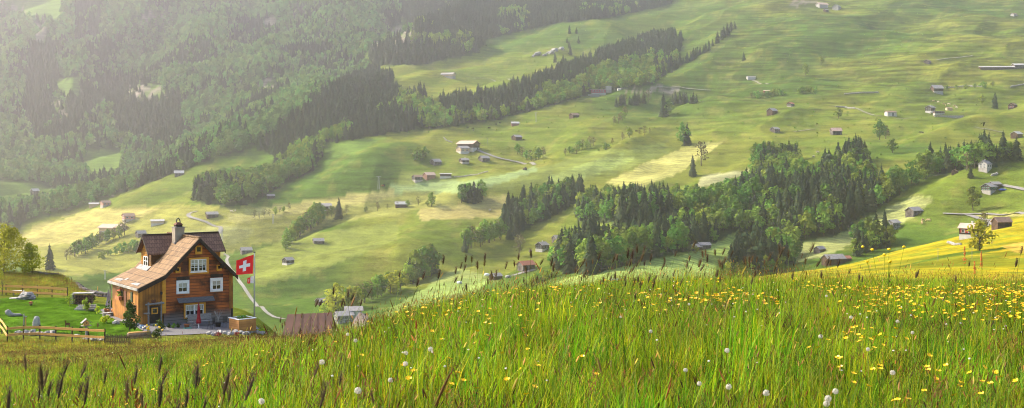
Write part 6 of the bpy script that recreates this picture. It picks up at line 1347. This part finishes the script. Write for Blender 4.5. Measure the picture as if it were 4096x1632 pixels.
def merged(src, nm):   # one mesh holding stem and bloom for the far flowers
    a = src.data; b = CH[src.name][0]; mb = MB(); mb.v = [tuple(v.co) for v in a.vertices]; mb.f = [tuple(p.vertices) for p in a.polygons]; mb.m = [0] * len(mb.f); mb.c = [(.16, .26, .03, 1)] * len(mb.v); k = len(mb.v)
    from mathutils import Matrix
    M = Matrix.LocRotScale(b.location, b.rotation_euler, None); mb.v += [tuple(M @ v.co) for v in b.data.vertices]; mb.c += [(1, 1, 1, 1)] * len(b.data.vertices); mb.f += [tuple(i + k for i in p.vertices) for p in b.data.polygons]; mb.m += [1] * len(b.data.polygons)
    return lib(FL, mb, nm, [a.materials[0], b.data.materials[0]])
for i, o in enumerate(BC): merged(o, f'f{i}')
if rest_:
    xs = np.array([c[1] for c in rest_]); ys = np.array([c[0] for c in rest_]); n = len(xs)
    scatter('far_buttercups', np.stack([xs, ys, Hxy(xs, ys) - .02], 1), np.stack([0 * xs, 0 * xs, rng.uniform(0, 6, n)], 1), np.stack([np.full(n, 1.3), np.full(n, 1.3), rng.uniform(.75, 1.0, n)], 1), rng.integers(0, 4, n), FL, 'many small buttercups farther up the meadow', 'flowers')
wf = MB(); wf.tube([(0, 0, 0), (.02, 0, .4)], [.002, .0012], 4); wf.c = [(.16, .24, .03, 1)] * len(wf.v); kf = len(wf.f); wf.blob((.02, 0, .405), (.0085, .0085, .006), 3, .25, 5, 1); wf.c += [(1, 1, 1, 1)] * (len(wf.v) - len(wf.c))
WFL = bpy.data.collections.new('white_flower_library'); lib(WFL, wf, 'w0', [M_GRASS, M_WHF])
xs, ys = area(5, 20, 1.3); n = len(xs); scatter('small_white_flowers', np.stack([xs, ys, Hxy(xs, ys) - .02], 1), np.stack([0 * xs, 0 * xs, xs * 7], 1), np.stack([np.ones(n), np.ones(n), rng.uniform(.7, 1.15, n)], 1), np.zeros(n, int), WFL, 'tiny pale flower heads sprinkled through the meadow grass', 'flowers')
# red sorrel and one tall buttercup plant above the edge
for i, (u, v, d, h, l) in enumerate(((3858, 985, 15, .21, 'tall rusty sorrel spike left of the yellow tree at the meadow edge'), (3925, 1005, 15.5, .2, 'second rusty sorrel spike right of the tallest one'), (3898, 1045, 15, .15, 'short rusty sorrel spike between the two tall ones'))):
    p = ray(u, v, d); g = H1(p.x, p.y); o = thing('sorrel_plant', l, 'plant', (p.x, p.y, g)); H_ = p.z - g; MB().tube([(0, 0, 0), (.01, 0, H_ * .6), (0, 0, H_)], [.004, .003, .001], 5).build('stem', M_BRD, o); mb = MB(); rr_ = random.Random(i)
    for k in range(60): t = rr_.random(); mb.blob((rr_.gauss(0, .007) * (1.3 - t), rr_.gauss(0, .009) * (1.3 - t), H_ - h * (1 - t)), (.007, .007, .006), k, .2, 3)
    mb.build('seed_spike', plain('sorrel_red', (.55, .17, .04), (.42, .12, .04), 9), o)
p = ray(3545, 985, 15.0); g = H1(p.x, p.y); o = thing('tall_buttercup', 'tall branching buttercup with many blooms rising above the meadow edge', 'flower', (p.x, p.y, g)); H_ = p.z - g; mb = MB(); m2 = MB(); rr_ = random.Random(5)
for k in range(8):
    e = Vector((rr_.uniform(-.30, .26), rr_.uniform(-.1, .1), H_ * rr_.uniform(.80, 1.0))); mb.tube([(0, 0, 0), (e.x * .55, e.y * .5, H_ * .6), tuple(e)], [.003, .0025, .0015], 5); m2.blob(tuple(e + Vector((0, 0, .008))), (.02, .02, .015), k, .15, 5)
mb.build('stems', M_STALK if False else M_BRD, o); m2.build('blooms', M_BUT, o)
print('meadow', round(time.time() - T0, 1))
# ------------------------------------------------------------------ air, light, camera
def haze():
    mb = MB().box(-3600, 4200, -40, 4400, -135, 720)
    o = mb.build('haze', []); o['kind'] = 'stuff'
    m, nt, out = newmat('haze_air'); p = N(nt, 'ShaderNodeVolumePrincipled')
    p.inputs['Color'].default_value = (.95, .91, .96, 1); p.inputs['Density'].default_value = HAZE; p.inputs['Anisotropy'].default_value = .77
    nt.links.new(p.outputs[0], out.inputs['Volume']); o.data.materials.append(m); m.cycles.homogeneous_volume = True
    return o
HAZE = .00015
haze()
EL, AZ = R(37), R(157)      # towards the sun: from the left, a little ahead of the lens
sd = Vector((math.cos(EL) * math.cos(AZ), math.cos(EL) * math.sin(AZ), math.sin(EL)))
sl = bpy.data.lights.new('sun', 'SUN'); sl.energy = 4.3; sl.angle = R(3); sl.color = (1, .90, .72)
so = bpy.data.objects.new('sun', sl); COL.objects.link(so); so.rotation_euler = (-sd).to_track_quat('-Z', 'Y').to_euler()
w = bpy.data.worlds.new('World'); SC.world = w; w.use_nodes = True; nt = w.node_tree
bg = nt.nodes['Background']; sk = nt.nodes.new('ShaderNodeTexSky'); sk.sky_type = 'NISHITA'; sk.sun_disc = False
sk.sun_elevation = EL; sk.sun_rotation = math.atan2(sd.x, sd.y); sk.air_density = 1.2; sk.dust_density = 3.0
nt.links.new(sk.outputs[0], bg.inputs['Color']); bg.inputs['Strength'].default_value = .15
cam = bpy.data.cameras.new('camera'); co = bpy.data.objects.new('camera', cam); COL.objects.link(co)
co.rotation_euler = (R(90), 0, 0); cam.sensor_width = 36; cam.lens = F / 4096 * 36; cam.shift_y = -(816 - VH) / 4096
cam.clip_start = .1; cam.clip_end = 9000
cam.dof.use_dof = True; cam.dof.focus_distance = 40; cam.dof.aperture_fstop = 11
SC.camera = co
SC.view_settings.view_transform = 'Standard'; SC.view_settings.look = 'None'; SC.view_settings.gamma = 1; SC.view_settings.exposure = 1.27
cy = SC.cycles if hasattr(SC, 'cycles') else None
SC.render.engine = 'CYCLES'; cy = SC.cycles
cy.filter_width = 1.05; cy.max_bounces = 6; cy.diffuse_bounces = 3; cy.transmission_bounces = 4; cy.glossy_bounces = 2; cy.volume_bounces = 1; cy.transparent_max_bounces = 4
cy.use_denoising = True; cy.denoiser = 'OPENIMAGEDENOISE'; cy.use_adaptive_sampling = True; cy.adaptive_threshold = .02
print('done', round(time.time() - T0, 1))
